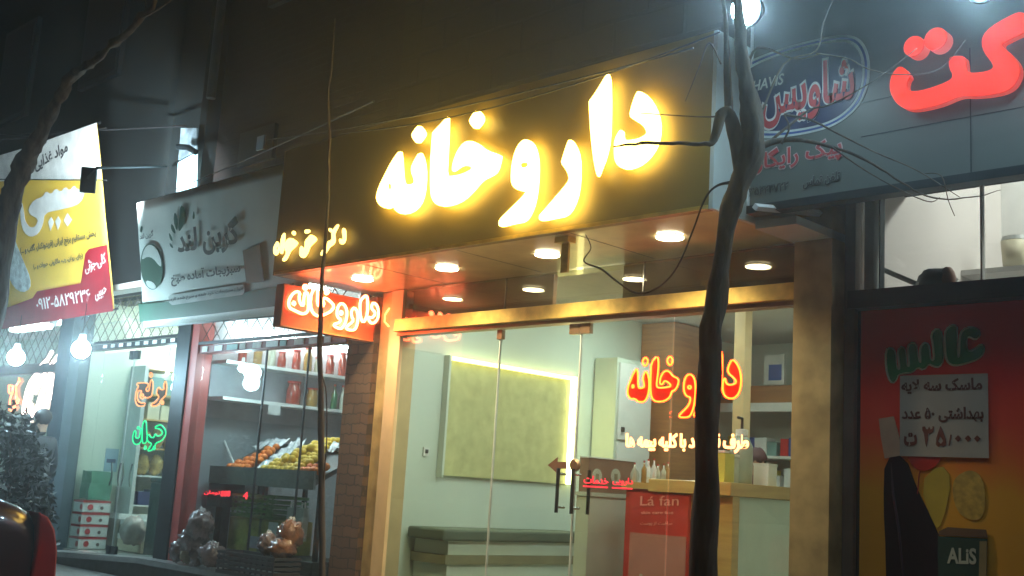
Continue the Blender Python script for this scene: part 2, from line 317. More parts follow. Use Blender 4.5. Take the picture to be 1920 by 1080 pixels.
# recessed backlit panel on the left wall
XW = -7.92
bp_ = thing('backlit_wall_panel', (XW + .05, 8.0, 1.45), 'yellow backlit stone panel with a glowing edge on the pharmacy side wall', 'wall panel')
build('stone_face', MB().box(XW + .004, XW + .03, 7.16, 8.90, 1.46, 2.54), G['stone_panel'], bp_)
build('light_strip', MB().box(XW + .03, XW + .075, 7.14, 8.84, 2.52, 2.555), G['cove'], bp_)
build('light_strip', MB().box(XW + .03, XW + .075, 8.86, 8.91, 1.46, 2.555), glow('cove2', (1, .88, .38), 13), bp_)
build('frame', MB().box(XW + .004, XW + .08, 7.11, 7.135, 1.44, 2.56), G['wall_in'], bp_)
bn = thing('waiting_bench', (-7.7, 7.8, .25), 'long waiting bench with a dark cushion and banded pale base along the pharmacy wall', 'bench')
build('seat', MB().box(-7.9, -7.42, 6.80, 8.80, .90, 1.0), G['bench'], bn, bevel=.02)
build('base', MB().box(-7.9, -7.46, 6.90, 8.78, .78, .9), G['white_panel'], bn)
build('band', MB().box(-7.9, -7.44, 6.86, 8.80, .70, .778), G['bench_band'], bn)
build('base', MB().box(-7.9, -7.46, 6.90, 8.78, .44, .698), G['white_panel'], bn)
build('band', MB().box(-7.9, -7.44, 6.86, 8.80, .36, .438), G['bench_band'], bn)
sk = build('wall_socket', MB().box(XW + .002, XW + .014, 6.93, 7.0, 1.62, 1.70), G['white'], None, 'small square wall socket left of the backlit panel', 'socket')
build('outlet', MB().box(XW + .015, XW + .018, 6.95, 6.985, 1.645, 1.68), G['black'], sk)
cb = thing('wall_cabinet', (-7.8, 9.6, 1.2), 'tall pale cabinet with stacked doors near the back of the pharmacy wall', 'cabinet')
build('body', MB().box(-7.9, -7.6, 9.25, 9.85, .27, 2.8), G['white_panel'], cb)
for z0, z1 in ((1.95, 2.75), (1.2, 1.92), (.4, 1.17)):
    d = build('door', MB().box(-7.598, -7.58, 9.28, 9.82, z0, z1), G['white'], cb, bevel=.004)
    build('handle', MB().box(-7.579, -7.56, 9.33, 9.37, z0 + .08, z0 + .13), G['black'], d)
cl = thing('wooden_column', (-7.5, 10.4, .25), 'brown wooden column against the back of the pharmacy behind the red neon word', 'column')
build('shaft', MB().box(-7.9, -7.45, 10.02, 10.9, .25, 3.28), G['wood_brown'], cl)
build('plinth', MB().box(-7.9, -7.42, 10.0, 10.92, .252, .4), G['wood_yellow'], cl)
dv = build('partition_post', MB().box(-6.2, -6.08, 9.3, 9.42, .25, 3.28), G['beige'], None, 'slim beige partition post behind the right door leaf', 'post')
tb = thing('back_shelving', (-6.6, 11.5, 1), 'wooden shelving with a white edge board and goods along the back of the pharmacy', 'shelving')
build('shelf', MB().box(-7.8, -3.7, 11.35, 11.98, 2.50, 2.72), G['wood_brown'], tb)
build('fascia', MB().box(-7.8, -3.7, 11.32, 11.348, 2.42, 2.52), G['white'], tb)
build('shelf', MB().box(-7.8, -3.7, 11.45, 11.98, 1.9, 1.93), G['white'], tb)
build('shelf', MB().box(-7.8, -3.7, 11.45, 11.98, 1.5, 1.53), G['white'], tb)
build('cabinet', MB().box(-7.8, -3.7, 11.4, 11.98, .25, 1.3), G['wood_brown'], tb)
rnd = random.Random(3)
kinds = ['white', 'teal_card', 'blue', 'pack_yellow', 'paper', 'red', 'card']
for zz in (1.53, 1.93):
    x = -7.75; nb = -1
    while x < -4.9:
        nb += 1
        wd = rnd.uniform(.08, .16); hh = rnd.uniform(.16, .32)
        k = rnd.choice(kinds)
        build('medicine_box', MB().box(x, x + wd, 11.55, 11.75, zz + .001, zz + hh), G[k], None, '%s medicine box from the left on the %s back shelf of the pharmacy' % (ORD[nb], 'lower' if zz < 1.7 else 'upper'), 'box', 'medicine boxes on the back shelving', bevel=.004)
        x += wd + rnd.choice([.004, .006, .01, .05])
def art(x0, x1, y0, y1, px):
    pass
ps = thing('wall_notice', (-6, 11.9, 2.85), 'pale notice with blue print standing above the wooden shelving at the far right', 'notice')
c0 = YP(11.3); a0 = c0.at(1432, 742); a1 = c0.at(1470, 700)
build('sheet', MB().obox(c0, a0[0], a1[0], 2.722, 2.722 + .34, -.03, 0), G['paper'], ps)
build('print', MB().obox(c0, a0[0] + .06, a1[0] - .03, 2.77, 2.95, .002, .004), G['blue'], ps)
# white counter with red topped box and three round emblems
X1 = -6.25; P = XP(X1)
ct = thing('service_counter', (-6.5, 7.9, .25), 'pale service counter with a brown plinth behind the door handles', 'counter')
a = P.at(1105, 930); b = P.at(1192, 936)
build('body', MB().box(X1 - .14, X1, a[0], b[0], .62, a[1]), G['counter'], ct)
build('worktop', MB().box(X1 - .15, X1 + .01, a[0] - .01, b[0] + .02, a[1] + .001, a[1] + .03), G['counter'], ct)
build('plinth', MB().box(X1 - .145, X1 + .006, a[0] - .003, b[0], .25, .618), G['bench_band'], ct)
bx = thing('counter_display_box', (-6.4, 7.9, a[1] + .03), 'brown display box with three pale round emblems on the service counter', 'display box')
zt = P.at(1105, 858)[1]
build('box', MB().box(X1 - .12, X1 - .02, a[0], b[0], a[1] + .032, zt), mat('display_brown', (.22, .12, .08), .5), bx)
build('top_strip', MB().box(X1 - .125, X1 - .012, a[0], b[0], zt + .001, zt + .012), G['white'], bx)
for k, px in enumerate((1122, 1157, 1193)):
    o = MB().lathe(P.pt(P.at(px, 893)[0], P.at(px, 893)[1], -.019), [(.062, 0), (.062, .006)], 20, axis=(1, 0, 0)); e = build('emblem', o, G['counter'], bx)
    c = P.at(px, 893); build('figure', MB().box(X1 - .012, X1 - .010, c[0] - .02, c[0] + .02, c[1] - .035, c[1] + .02), G['bench_band'], e)
Pn = YP(6.43)
for wd_, p0, p1, lb_ in (('خدمات', (1094, 906), (1140, 909), 'wider left'), ('دارویی', (1148, 909), (1186, 912), 'narrower right')):
    tmb = MB(); write(tmb, Pn, wd_, p0, p1, 15, .005, 0, .015); tmb.obox(Pn, *sorted((Pn.at(*p0)[0], Pn.at(*p1)[0])), Pn.at(p0[0], p0[1] + 7)[1], Pn.at(p0[0], p0[1] + 4)[1], 0, .004)
    build('lit_script', tmb, G['led_red'], None, '%s of two short red lit words on the glass by the door handles' % lb_, 'sign', 'red lit words on the pharmacy glass')
# red poster stand
Ps = YP(7.35)
st = thing('poster_stand', (-5.6, 7.4, .25), 'red advertising poster board standing inside behind the second door leaf', 'poster')
a = Ps.at(1183, 922); b = Ps.at(1292, 922); zm = Ps.at(1185, 998)[1]
build('board', MB().obox(Ps, a[0], b[0], .28, a[1], -.03, 0), G['redprint'], st)
build('print', MB().obox(Ps, a[0] + .01, b[0] - .01, .3, zm, .002, .004), mat('pinkish', (.4, .16, .13), .5, ns=4), st)
pkt = mat('pink_text', (.75, .3, .25), .5)
tm = MB(); write(tm, Ps, 'Lá fan', (1200, 948), (1272, 948), 18, .003, .002, 0, persian=False); build('text_line', tm, pkt, st)
lines(st, pkt, Ps, [('skin care line', (1202, 964), (1262, 964), 6, 0), ('مراقبت از پوست', (1200, 986), (1260, 986), 8, 0)])
tm = MB(); q = Ps.at(1205, 1060)
tm.lathe(Ps.pt(Ps.at(1206, 1078)[0], .42, .03), [(.025, 0), (.025, .3), (.012, .33), (.012, .36)], 12)
tm.lathe(Ps.pt(Ps.at(1240, 1078)[0], .42, .03), [(.04, 0), (.04, .33), (.03, .34)], 12)
build('printed_bottle', tm, G['counter'], st)
for sx in (a[0] + .05, b[0] - .05): build('foot', MB().box(sx - .02, sx + .02, 7.25, 7.5, .251, .279), G['dark_metal'], st)
# desk at the right
X2 = -4.9; P = XP(X2)
dk = thing('dispensing_desk', (-4.9, 8, .25), 'yellow wood dispensing desk with a pale front panel at the right of the pharmacy', 'desk')
a = P.at(1375, 905); b = P.at(1475, 914)
build('top', MB().box(X2 - .75, X2 + .02, a[0] - .06, b[0] + .5, a[1] - .10, a[1]), G['wood_yellow'], dk, bevel=.005)
build('leg', MB().box(X2 - .7, X2, a[0], a[0] + .09, .25, a[1] - .102), G['wood_yellow'], dk)
build('panel', MB().box(X2 - .7, X2 - .03, a[0] + .092, b[0] + .45, .3, a[1] - .103), G['white_panel'], dk)
build('side_shelf', MB().box(X2 - 1.15, X2 - .752, a[0] + .1, a[0] + .6, a[1] - .08, a[1] - .03), G['wood_yellow'], dk)
build('side_panel', MB().box(X2 - 1.12, X2 - .752, a[0] + .13, a[0] + .55, .25, a[1] - .082), G['redprint'], dk)
zd = a[1]
def bottle(name, loc, r, h, m, label, group=None, capm=None, neck=.35, cat='bottle'):
    t = thing(name, loc, label, cat, group); L = Vector(loc)
    build('body', MB().lathe(L, [(r * .9, 0), (r, h * .04), (r, h * .6), (r * neck, h * .76), (r * neck, h * .92)], 14), m, t, smooth=True)
    build('cap', MB().lathe(L + Vector((0, 0, h * .921)), [(r * neck * 1.15, 0), (r * neck * 1.15, h * .08)], 12), capm or G['cap'], t)
    return t
sp = thing('pump_bottle', (X2 - .3, a[0] + .45, zd), 'large pale pump bottle with a white collar on the dispensing desk', 'bottle')
L = Vector((X2 - .25, a[0] + .48, zd + .001)); sp.location = L; sp['_o'] = list(L)
build('body', MB().lathe(L, [(.085, 0), (.09, .02), (.09, .3), (.06, .36), (.04, .38)], 18), mat('pale_green_plastic', (.33, .36, .28), .3), sp, smooth=True)
build('collar', MB().lathe(L + Vector((0, 0, .381)), [(.05, 0), (.05, .05), (.02, .055)], 16), G['white'], sp)
build('pump', MB().tube([L + Vector((0, 0, .437)), L + Vector((0, 0, .52)), L + Vector((.02, -.09, .52))], .012, 8), G['black'], sp)
for k, (dy, dx, hh, m, lb) in enumerate([(.06, -.15, .22, 'pack_yellow', 'yellow green carton on the dispensing desk'), (.2, -.2, .2, 'bottle_pale', 'pale carton beside the yellow green one on the desk'), (.75, -.2, .16, 'white', 'small white carton at the far end of the dispensing desk')]):
    o = thing('carton', (X2 + dx, a[0] + dy, zd), lb, 'carton')
    build('body', MB().box(X2 + dx - .07, X2 + dx + .07, a[0] + dy - .06, a[0] + dy + .07, zd + .001, zd + hh), G[m], o, bevel=.004)
    build('lid', MB().box(X2 + dx - .072, X2 + dx + .072, a[0] + dy - .062, a[0] + dy + .072, zd + hh + .001, zd + hh + .02), G['white'], o)
for k in range(7):
    bottle('small_bottle', (X2 - .80 - .05 * k, a[0] + .2 + .12 * (k % 2), zd - .029), .022, .16 + .02 * (k % 3), G[['bottle_pale', 'jar_amber', 'white'][k % 3]], ORD[k] + ' small bottle from the right in the row left of the dispensing desk', 'small bottles beside the dispensing desk')

# ---- people
def person(label, loc, h, face, mats, pose='stand', lean=0):
    """one skinned body, facing angle 'face' (radians, 0 = +X)"""
    s = h / 1.75
    J = {'pel': (0, 0, .95), 'sp': (0.01, 0, 1.12), 'ch': (0, 0, 1.32), 'nk': (0.0, 0, 1.46), 'nk2': (.01, 0, 1.53), 'hd': (.02, 0, 1.62), 'hd2': (.02, 0, 1.70)}
    rad = {'pel': .15, 'sp': .135, 'ch': .155, 'nk': .065, 'nk2': .055, 'hd': .095, 'hd2': .075}
    E_ = [('pel', 'sp'), ('sp', 'ch'), ('ch', 'nk'), ('nk', 'nk2'), ('nk2', 'hd'), ('hd', 'hd2')]
    for sd, q in ((1, 'l'), (-1, 'r')):
        J.update({q + 's': (0, .17 * sd, 1.40), q + 'e': (-.01, .24 * sd, 1.13), q + 'w': (.10, .23 * sd, .92), q + 'h': (.14, .22 * sd, .84),
                  q + 'p': (0, .09 * sd, .88), q + 'k': (.02, .10 * sd, .50), q + 'a': (0, .10 * sd, .09), q + 't': (.13, .11 * sd, .045)})
        rad.update({q + 's': .075, q + 'e': .052, q + 'w': .036, q + 'h': .03, q + 'p': .10, q + 'k': .065, q + 'a': .05, q + 't': .04})
        E_ += [('ch', q + 's'), (q + 's', q + 'e'), (q + 'e', q + 'w'), (q + 'w', q + 'h'), ('pel', q + 'p'), (q + 'p', q + 'k'), (q + 'k', q + 'a'), (q + 'a', q + 't')]
        for fi, (fx, fy, fl) in enumerate([(.02, .012, .075), (.025, .004, .085), (.02, -.006, .08), (.012, -.014, .065), (.045, .02, .05)]):
            n1, n2 = q + 'f%d' % fi, q + 'g%d' % fi; hx, hy, hz = J[q + 'h']
            J[n1] = (hx + fx, hy + fy * 1.4, hz - .03); J[n2] = (hx + fx + (.01 if fi < 4 else .02), hy + fy * 1.6, hz - fl); rad[n1] = .010; rad[n2] = .008
            E_ += [(q + 'h', n1), (n1, n2)]
    if pose == 'reach':
        for q, sd in (('l', 1), ('r', -1)):
            pass
    names = list(J); me = bpy.data.meshes.new('p'); me.from_pydata([Vector(J[n]) * s for n in names], [(names.index(a), names.index(b)) for a, b in E_], [])
    o = bpy.data.objects.new('p', me); COL.objects.link(o); sk_ = o.modifiers.new('s', 'SKIN')
    for i, n in enumerate(names):
        r = rad[n] * s; sv = me.skin_vertices[0].data[i]; sv.radius = (r, r); sv.use_root = (n == 'pel')
    sb = o.modifiers.new('u', 'SUBSURF'); sb.levels = 2
    bpy.context.view_layer.update(); ev = o.evaluated_get(bpy.context.evaluated_depsgraph_get()); m2 = bpy.data.meshes.new_from_object(ev)
    bpy.data.objects.remove(o)
    R = Matrix.Rotation(face, 3, 'Z'); L = Vector(loc); mb = MB(); vs = []
    for v in m2.vertices:
        c = v.co.copy()
        if c.z > .95 * s: c.x += lean * (c.z - .95 * s)
        vs.append(R @ c + L)
    fs = [tuple(p.vertices) for p in m2.polygons]; mb.add(vs, fs)
    mi = []
    for f in fs:
        z = sum(m2.vertices[i].co.z for i in f) / len(f) / s; y = abs(sum(m2.vertices[i].co.y for i in f) / len(f)) / s; x = sum(m2.vertices[i].co.x for i in f) / len(f) / s
        mi.append(0 if z > 1.5 or (z < .93 and y > .17) else (2 if z < .93 else 1))
        if z < .1: mi[-1] = 3
    mb.mi = mi
    t = thing('person', L, label, 'person'); build('body', mb, mats[:4], t, smooth=True)
    hh = MB(); hc = R @ Vector((.005 * s + lean * .7 * s, 0, 1.67 * s)) + L
    hh.blob(hc, (.108 * s, .098 * s, .10 * s), .12, 6, 20); build('hair', hh, mats[4], t, smooth=True)
    fa_ = MB()
    hx = .02 * s + lean * .7 * s + .09 * s
    for sd in (1, -1): fa_.blob(R @ Vector((hx - .004, .032 * sd * s, 1.635 * s)) + L, .011 * s, seg=8)
    build('eyes', fa_, G['black'], t); fn = MB(); fn.blob(R @ Vector((hx + .006, 0, 1.605 * s)) + L, (.016 * s, .013 * s, .026 * s), seg=8); build('nose', fn, G['skin'], t, smooth=True)
    return t
sk4 = [G['skin'], G['jacket'], G['trouser'], G['black'], mat('dark_hair', (.012, .01, .01), .6)]
person('person in a dark jacket seen as a silhouette before the bright far left shop', (-13.05, 5.65, .2), 1.74, math.radians(200), sk4)
pm = [G['skin'], G['maroon'], G['trouser'], G['black'], mat('maroon_scarf', (.06, .015, .02), .7)]
q = onX(1408, 830, -5.9)
person('person in dark maroon clothes leaning by the dispensing desk inside the pharmacy', (q.x, q.y, .25), 1.62, math.radians(-20), pm, lean=.12)

# ---- pharmacy frame, glass, doors
fr = thing('pharmacy_shopfront', (-5.7, 6.4, .2), 'pharmacy shopfront frame with golden header beam between two beige pillars', 'shopfront')
build('pillar', MB().box(-3.72, -3.46, 6.22, 6.6, .2, 3.3), G['pillar'], fr)
build('pillar', MB().box(-8.03, -7.86, 6.42, 6.6, .2, 3.04), G['pillar'], fr)
build('jamb', MB().box(-7.855, -7.70, 6.38, 6.56, .2, 3.04), G['beige'], fr)
build('groove', MB().box(-7.866, -7.849, 6.41, 6.5, .2, 3.04), G['black'], fr)
build('header_beam', MB().box(-7.70, -3.722, 6.30, 6.46, 2.655, 2.765), G['frame_gold'], fr, bevel=.006)
build('header_track', MB().box(-7.70, -3.722, 6.34, 6.44, 2.625, 2.652), G['brass'], fr)
build('threshold', MB().box(-7.86, -3.72, 6.2, 6.5, .2, .26), G['slab'], fr)
build('transom_pane', MB().box(-7.69, -3.73, 6.40, 6.408, 2.768, 3.04), G['pane_dark'], fr)
for x in (-6.45, -5.05): build('transom_seam', MB().box(x - .004, x + .004, 6.395, 6.413, 2.768, 3.04), G['steel'], fr)
build('bulkhead', MB().box(-7.9, -6.02, 6.5, 6.54, 2.66, 3.28), G['wood_brown'], fr)
build('bulkhead', MB().box(-5.32, -3.62, 6.5, 6.54, 2.66, 3.28), mat('bulkhead_green', (.2, .17, .08), .6, var=.2), fr)
build('fixed_pane', MB().box(-7.68, -6.482, 6.40, 6.408, .262, 2.622), G['pane'], fr)
build('fixed_pane', MB().box(-4.76, -3.73, 6.40, 6.408, .262, 2.622), G['pane'], fr)
def door(x0, x1, hx, label):
    d = thing('glass_door', ((x0 + x1) / 2, 6.4, .27), label, 'door')
    build('pane', MB().box(x0 + .004, x1 - .004, 6.396, 6.408, .275, 2.618), G['pane'], d)
    build('edge', MB().box(x0, x0 + .008, 6.392, 6.412, .275, 2.618), G['shelf_grey'], d)
    for zz in (2.54,): build('patch_fitting', MB().box((x1 - .1 if hx < 0 else x0 + .0), (x1 if hx < 0 else x0 + .1), 6.38, 6.42, zz, 2.62), G['brass'], d, bevel=.004)
    x = x1 - .07 if hx < 0 else x0 + .07
    h = build('handle', MB().tube([(x, 6.31, 1.22), (x, 6.31, 1.54)], .014, 10), G['dark_metal'], d)
    for z in (1.26, 1.5): build('mount', MB().tube([(x, 6.315, z), (x, 6.394, z)], .009, 8), G['steel'], h)
    h2 = build('handle', MB().tube([(x, 6.49, 1.22), (x, 6.49, 1.54)], .014, 10), G['dark_metal'], d)
    return d
d1 = door(-6.475, -5.625, -1, 'left glass leaf of the pharmacy entrance with a brown arrow sticker')
d2 = door(-5.62, -4.77, 1, 'right glass leaf of the pharmacy entrance behind the red neon word')
Pg = YP(6.39)
ar = MB(); shape(ar, Pg, [[(1027, 872), (1046, 857), (1045, 866), (1062, 866), (1062, 879), (1045, 879), (1044, 887)]], .003, 0, 0)
build('arrow_sticker', ar, mat('sticker_brown', (.16, .07, .04), .5), d1)
c = Pg.pt(*Pg.at(1080, 872)); k = MB().lathe(c, [(.045, 0), (.045, .02), (.036, .03)], 20, axis=(0, -1, 0)); build('lock_disc', k, G['brass'], d2, smooth=False)
build('patch_fitting', MB().box(-6.50, -6.44, 6.38, 6.42, 2.54, 2.618), G['brass'], d1, bevel=.004)

# ---- neon in the pharmacy window
def loops_word(o, defs): return [scl(l, *o) for l in defs]
K5 = (1080, 620, .25923)
WN = [[(1130,205),(1165,240),(1190,300),(1195,380),(1180,450),(1145,490),(1100,490),(1070,465),(1060,420),(1065,360),(1080,340),(1085,380),(1110,395),(1150,385),(1160,365),(1140,340),(1095,300),(1105,250)],
 [(1050,140),(1058,200),(1055,350),(1045,450),(1025,500),(1008,480),(1000,350),(995,220),(1020,180)],
 [(930,300),(950,360),(955,440),(940,530),(905,590),(860,625),(850,605),(890,560),(915,500),(918,450),(900,410),(910,350)],
 [(825,312),(855,340),(865,400),(862,480),(850,560),(825,620),(790,628),(745,625),(750,605),(800,560),(825,520),(828,480),(800,475),(780,440),(780,380),(795,330)],
 [(590,180),(598,240),(590,330),(580,400),(600,415),(660,410),(690,400),(670,375),(640,360),(625,390),(605,385),(610,340),(635,295),(670,290),(700,330),(745,350),(735,400),(715,430),(690,440),(680,480),(640,510),(580,515),(548,490),(538,430),(540,330),(545,230)],
 [(440,270),(448,310),(448,400),(460,420),(490,410),(495,395),(482,340),(505,285),(525,330),(530,400),(520,470),(495,515),(450,515),(425,490),(395,495),(372,460),(375,410),(395,360),(415,310)]]
WD = [[(680,180),(702,215),(682,258),(655,220)], [(500,188),(525,220),(500,262),(478,228)], [(820,395),(835,408),(822,425),(805,410)], [(412,385),(420,410),(403,415)]]
Pw = YP(6.47)
wn = thing('neon_word_sign', Pw.pt(*Pw.at(1290, 780)), 'red and yellow outlined neon word hung inside the pharmacy doors', 'neon sign')
for lp in loops_word(K5, WN):
    mb = MB(); shape(mb, Pw, [lp], .004, -.012, 1); L_ = build('letter', mb, G['maroon_acrylic'], wn)
    build('tube', neon(MB(), Pw, lp, .0065, .004, 1), G['neon_red'], L_)
for lp in loops_word(K5, WD): build('dot', neon(MB(), Pw, lp, .0065, .004, 1), G['neon_red'], wn)
wl = MB(); write(wl, Pw, 'طرف قرارداد با کلیه بیمه ها', (1172, 846), (1402, 850), 34, .012, 0, .03)
lw = build('lit_line', wl, G['neon_line'], None, 'small white lit line of script inside the pharmacy under the red neon word', 'neon sign')

# ---- sign box over the pharmacy
YF = 5.42; ZS = 3.05; ZT = 4.16
sb = thing('pharmacy_sign_box', (-6, 6, ZS), 'large brown overhead sign box with glowing yellow letters over the pharmacy', 'sign')
build('front_panel', MB().box(-8.28, -3.82, YF, YF + .05, ZS, ZT), G['sign_brown'], sb)
build('soffit', MB().box(-8.28, -3.82, YF + .052, 6.6, ZS, ZS + .03), G['soffit'], sb)
build('top', MB().box(-8.28, -3.82, YF + .052, 6.6, ZT - .03, ZT), G['sign_brown'], sb)
build('side_panel', MB().box(-3.818, -3.79, YF, 6.6, ZS + .002, ZT), G['pale_panel'], sb)
build('side_panel', MB().box(-8.31, -8.282, YF, 6.6, ZS + .002, ZT), G['sign_brown'], sb)
for sx_ in (-7.15, -6.05, -4.95): build('soffit_joint', MB().box(sx_ - .003, sx_ + .003, YF + .06, 6.38, ZS - .002, ZS - .0005), G['dark_metal'], sb)
build('edge_trim', MB().box(-8.28, -3.82, YF - .012, YF - .002, ZS, ZS + .025), G['frame_gold'], sb)
def shrink(pts, k, dx=0, dy=0):
    cx = sum(p[0] for p in pts) / len(pts); cy = sum(p[1] for p in pts) / len(pts); return [(cx + (x - cx) * k + dx, cy + (y - cy) * k + dy) for x, y in pts]
K1 = (680, 120, .3148)
LET = [[[(1640,155),(1700,190),(1745,260),(1770,340),(1768,430),(1745,500),(1700,565),(1640,610),(1570,630),(1520,610),(1498,570),(1495,520),(1497,450),(1530,388),(1550,400),(1548,435),(1565,455),(1640,445),(1685,420),(1690,400),(1670,365),(1620,335),(1585,310),(1600,250),(1620,190)]],
 [[(1455,55),(1462,60),(1472,100),(1475,250),(1470,450),(1445,560),(1420,620),(1402,668),(1396,668),(1385,630),(1370,550),(1355,400),(1347,240),(1347,220),(1380,180)]],
 [[(1230,442),(1265,480),(1290,550),(1293,650),(1285,760),(1255,850),(1215,905),(1140,920),(1065,935),(1048,925),(1050,900),(1060,890),(1130,810),(1200,730),(1228,690),(1225,660),(1205,620),(1180,590),(1190,555),(1210,490)]],
 [[(970,445),(1010,465),(1035,520),(1045,600),(1040,720),(1025,820),(1000,890),(965,940),(900,950),(825,970),(808,960),(812,925),(880,860),(950,790),(975,755),(930,755),(893,730),(880,690),(885,600),(905,520),(935,465)], [(930,588),(955,582),(985,590),(978,612),(950,618),(932,608)]],
 [[(505,312),(508,320),(508,400),(500,560),(495,660),(520,668),(590,655),(655,622),(630,605),(590,602),(545,635),(532,640),(530,615),(540,570),(565,510),(600,465),(645,455),(690,475),(730,510),(818,540),(822,555),(800,640),(765,665),(710,690),(660,750),(600,810),(530,842),(460,848),(420,825),(400,770),(400,600),(412,420),(415,405),(450,370)]],
 [[(680,268),(718,308),(715,345),(670,394),(630,345),(645,310)]],
 [[(222,508),(232,560),(238,680),(250,718),(300,715),(305,690),(285,640),(290,600),(340,515),(365,570),(375,660),(365,770),(340,840),(290,885),(225,895),(190,870),(180,845),(150,862),(110,850),(85,820),(78,790),(95,730),(130,660),(170,580)], [(145,705),(168,712),(168,748),(150,750),(142,730)]],
 [[(335,358),(372,405),(367,430),(325,480),(287,430),(300,400)]]]
PF = YP(YF - .012)
for L_ in LET:
    loops = [scl(l, *K1) for l in L_]; mb = MB(); shape(mb, PF, loops, .022, .045, 1); mb2 = MB()
    lt = build('letter', mb, G['lit_yellow'], sb)
    c = loops[0][0]
K6 = (480, 380, .2593)
DR = [[[(635,170),(650,190),(652,260),(640,300),(615,312),(597,295),(595,262),(612,262),(622,275),(628,255),(620,210),(622,180)]],
 [[(600,130),(607,150),(572,210),(578,260),(575,290),(545,318),(530,325),(510,360),(490,385),(470,398),(452,394),(460,365),(480,345),(503,318),(508,300),(520,275),(545,270),(550,240),(545,205),(565,170)]],
 [[(525,178),(550,188),(545,218),(522,208)]],
 [[(400,212),(445,240),(448,265),(420,290),(390,320),(375,370),(350,408),(325,414),(303,390),(305,340),(318,308),(330,325),(342,335),(350,310),(350,270),(375,240)]],
 [[(345,198),(375,188),(392,200),(385,218),(350,228)]],
 [[(270,196),(287,215),(280,237),(262,237),(253,215)]],
 [[(250,235),(307,270),(310,290),(285,320),(250,350),(235,385),(215,425),(188,440),(180,420),(205,390),(215,360),(200,340),(200,290),(215,260)]],
 [[(205,198),(212,230),(197,340),(190,380),(170,380),(170,330),(178,240)]],
 [[(150,268),(165,285),(172,330),(160,375),(140,392),(123,375),(120,340),(128,308),(140,290)], [(145,315),(157,320),(154,340),(142,340)]]]
for L_ in DR:
    mb = MB(); L_ = [scl(l, *K6) for l in L_]; L_[0] = shrink(L_[0], .86)
    shape(mb, PF, L_, .010, .028, 1); build('letter', mb, G['lit_small'], sb)

dl0 = None
for k, (px, py, lb) in enumerate([(680, 522, 'leftmost'), (838, 502, 'second from the left'), (1026, 476, 'third from the left'), (1256, 443, 'rightmost')]):
    d = ray(px, py); s_ = (ZS - EYE) / d.z; L = Vector((d.x * s_, d.y * s_, ZS - .012))
    lab = 'round warm downlight in the soffit over the pharmacy doors, %s of four' % lb
    if dl0 is None:
        dl0 = thing('downlight', L, lab, 'downlight', 'downlights under the pharmacy sign')
        build('trim_ring', MB().lathe(L + Vector((0, 0, .004)), [(.085, 0), (.10, .007)], 24), G['white'], dl0)
        build('lens', MB().lathe(L + Vector((0, 0, -.002)), [(.088, 0), (.09, .005)], 24), G['downlight'], dl0)
    else: dup(dl0, L, lab)
    l = bpy.data.lights.new('downlight_beam', 'SPOT'); l.energy = 150; l.color = (1, .84, .48); l.spot_size = math.radians(135); l.spot_blend = .8; l.shadow_soft_size = .05
    lo = bpy.data.objects.new('downlight_beam', l); COL.objects.link(lo); lo.location = L - Vector((0, 0, .02))
c = YP(5.62).at(1070, 470)
hb = thing('hanging_bracket', (c[0], 5.62, ZS - .3), 'small yellow metal bracket hanging under the pharmacy sign by the third downlight', 'bracket')
hx = c[0]
build('plate', MB().box(hx - .06, hx + .06, 5.52, 5.6, ZS - .04, ZS - .002), G['frame_gold'], hb)
build('arm', MB().box(hx - .03, hx + .03, 5.56, 5.58, ZS - .24, ZS - .042), G['frame_gold'], hb)

# ---- blade sign
XB = -8.05; PB = XP(XB)
bs = thing('blade_sign', (XB, 5.9, 2.6), 'red projecting blade sign with white hot neon outline word beside the brick pier', 'neon sign')
build('cabinet', MB().box(XB - .09, XB, 5.38, 6.40, 2.60, 2.94), mat('blade_red', (.55, .10, .03), .35, coat=.4), bs)
e = MB(); e.box(XB - .1, XB + .012, 5.37, 6.40, 2.59, 2.602); e.box(XB - .1, XB + .012, 5.37, 6.40, 2.938, 2.95); e.box(XB - .1, XB + .012, 5.365, 5.379, 2.59, 2.95)
build('frame', e, mat('blade_frame', (.5, .16, .05), .4), bs)
BL = [[(850,720),(878,745),(886,795),(880,840),(858,870),(832,872),(815,850),(812,825),(835,835),(858,815),(862,790),(838,770),(835,745)],
 [(795,670),(808,690),(808,800),(785,862),(765,860),(752,800),(752,715),(775,685)],
 [(712,755),(735,790),(738,850),(725,905),(705,925),(650,915),(660,890),(690,870),(705,850),(690,820),(690,780)],
 [(620,725),(650,750),(660,800),(650,860),(630,900),(610,915),(560,890),(570,875),(600,870),(615,845),(590,830),(583,790),(595,745)],
 [(440,608),(447,640),(443,740),(470,755),(495,740),(480,700),(500,685),(540,715),(567,748),(545,785),(500,808),(455,825),(410,800),(392,740),(400,650)],
 [(355,640),(378,660),(380,740),(375,790),(340,808),(300,790),(270,775),(240,760),(235,715),(255,670),(290,640),(320,650),(310,690),(325,740),(345,745),(345,700)]]
BD = [[(510,630),(525,645),(512,665),(498,650)], [(355,592),(375,610),(358,632),(340,612)], [(610,785),(625,790),(620,810),(608,805)], [(265,715),(285,725),(270,745)]]
for lp in loops_word(K6, BL):
    mb = MB(); shape(mb, PB, [lp], .006, .004, 1); L_ = build('letter', mb, mat('letter_face', (.25, .22, .16), .5), bs)
    build('tube', neon(MB(), PB, lp, .0115, .02, 1), G['neon_white'], L_)
for lp in loops_word(K6, BD): build('dot', neon(MB(), PB, lp, .0115, .02, 1), G['neon_white'], bs)
ym = MB(); write(ym, PB, 'شبانه روزی', (570, 533), (664, 548), 0.1, .004, 0)
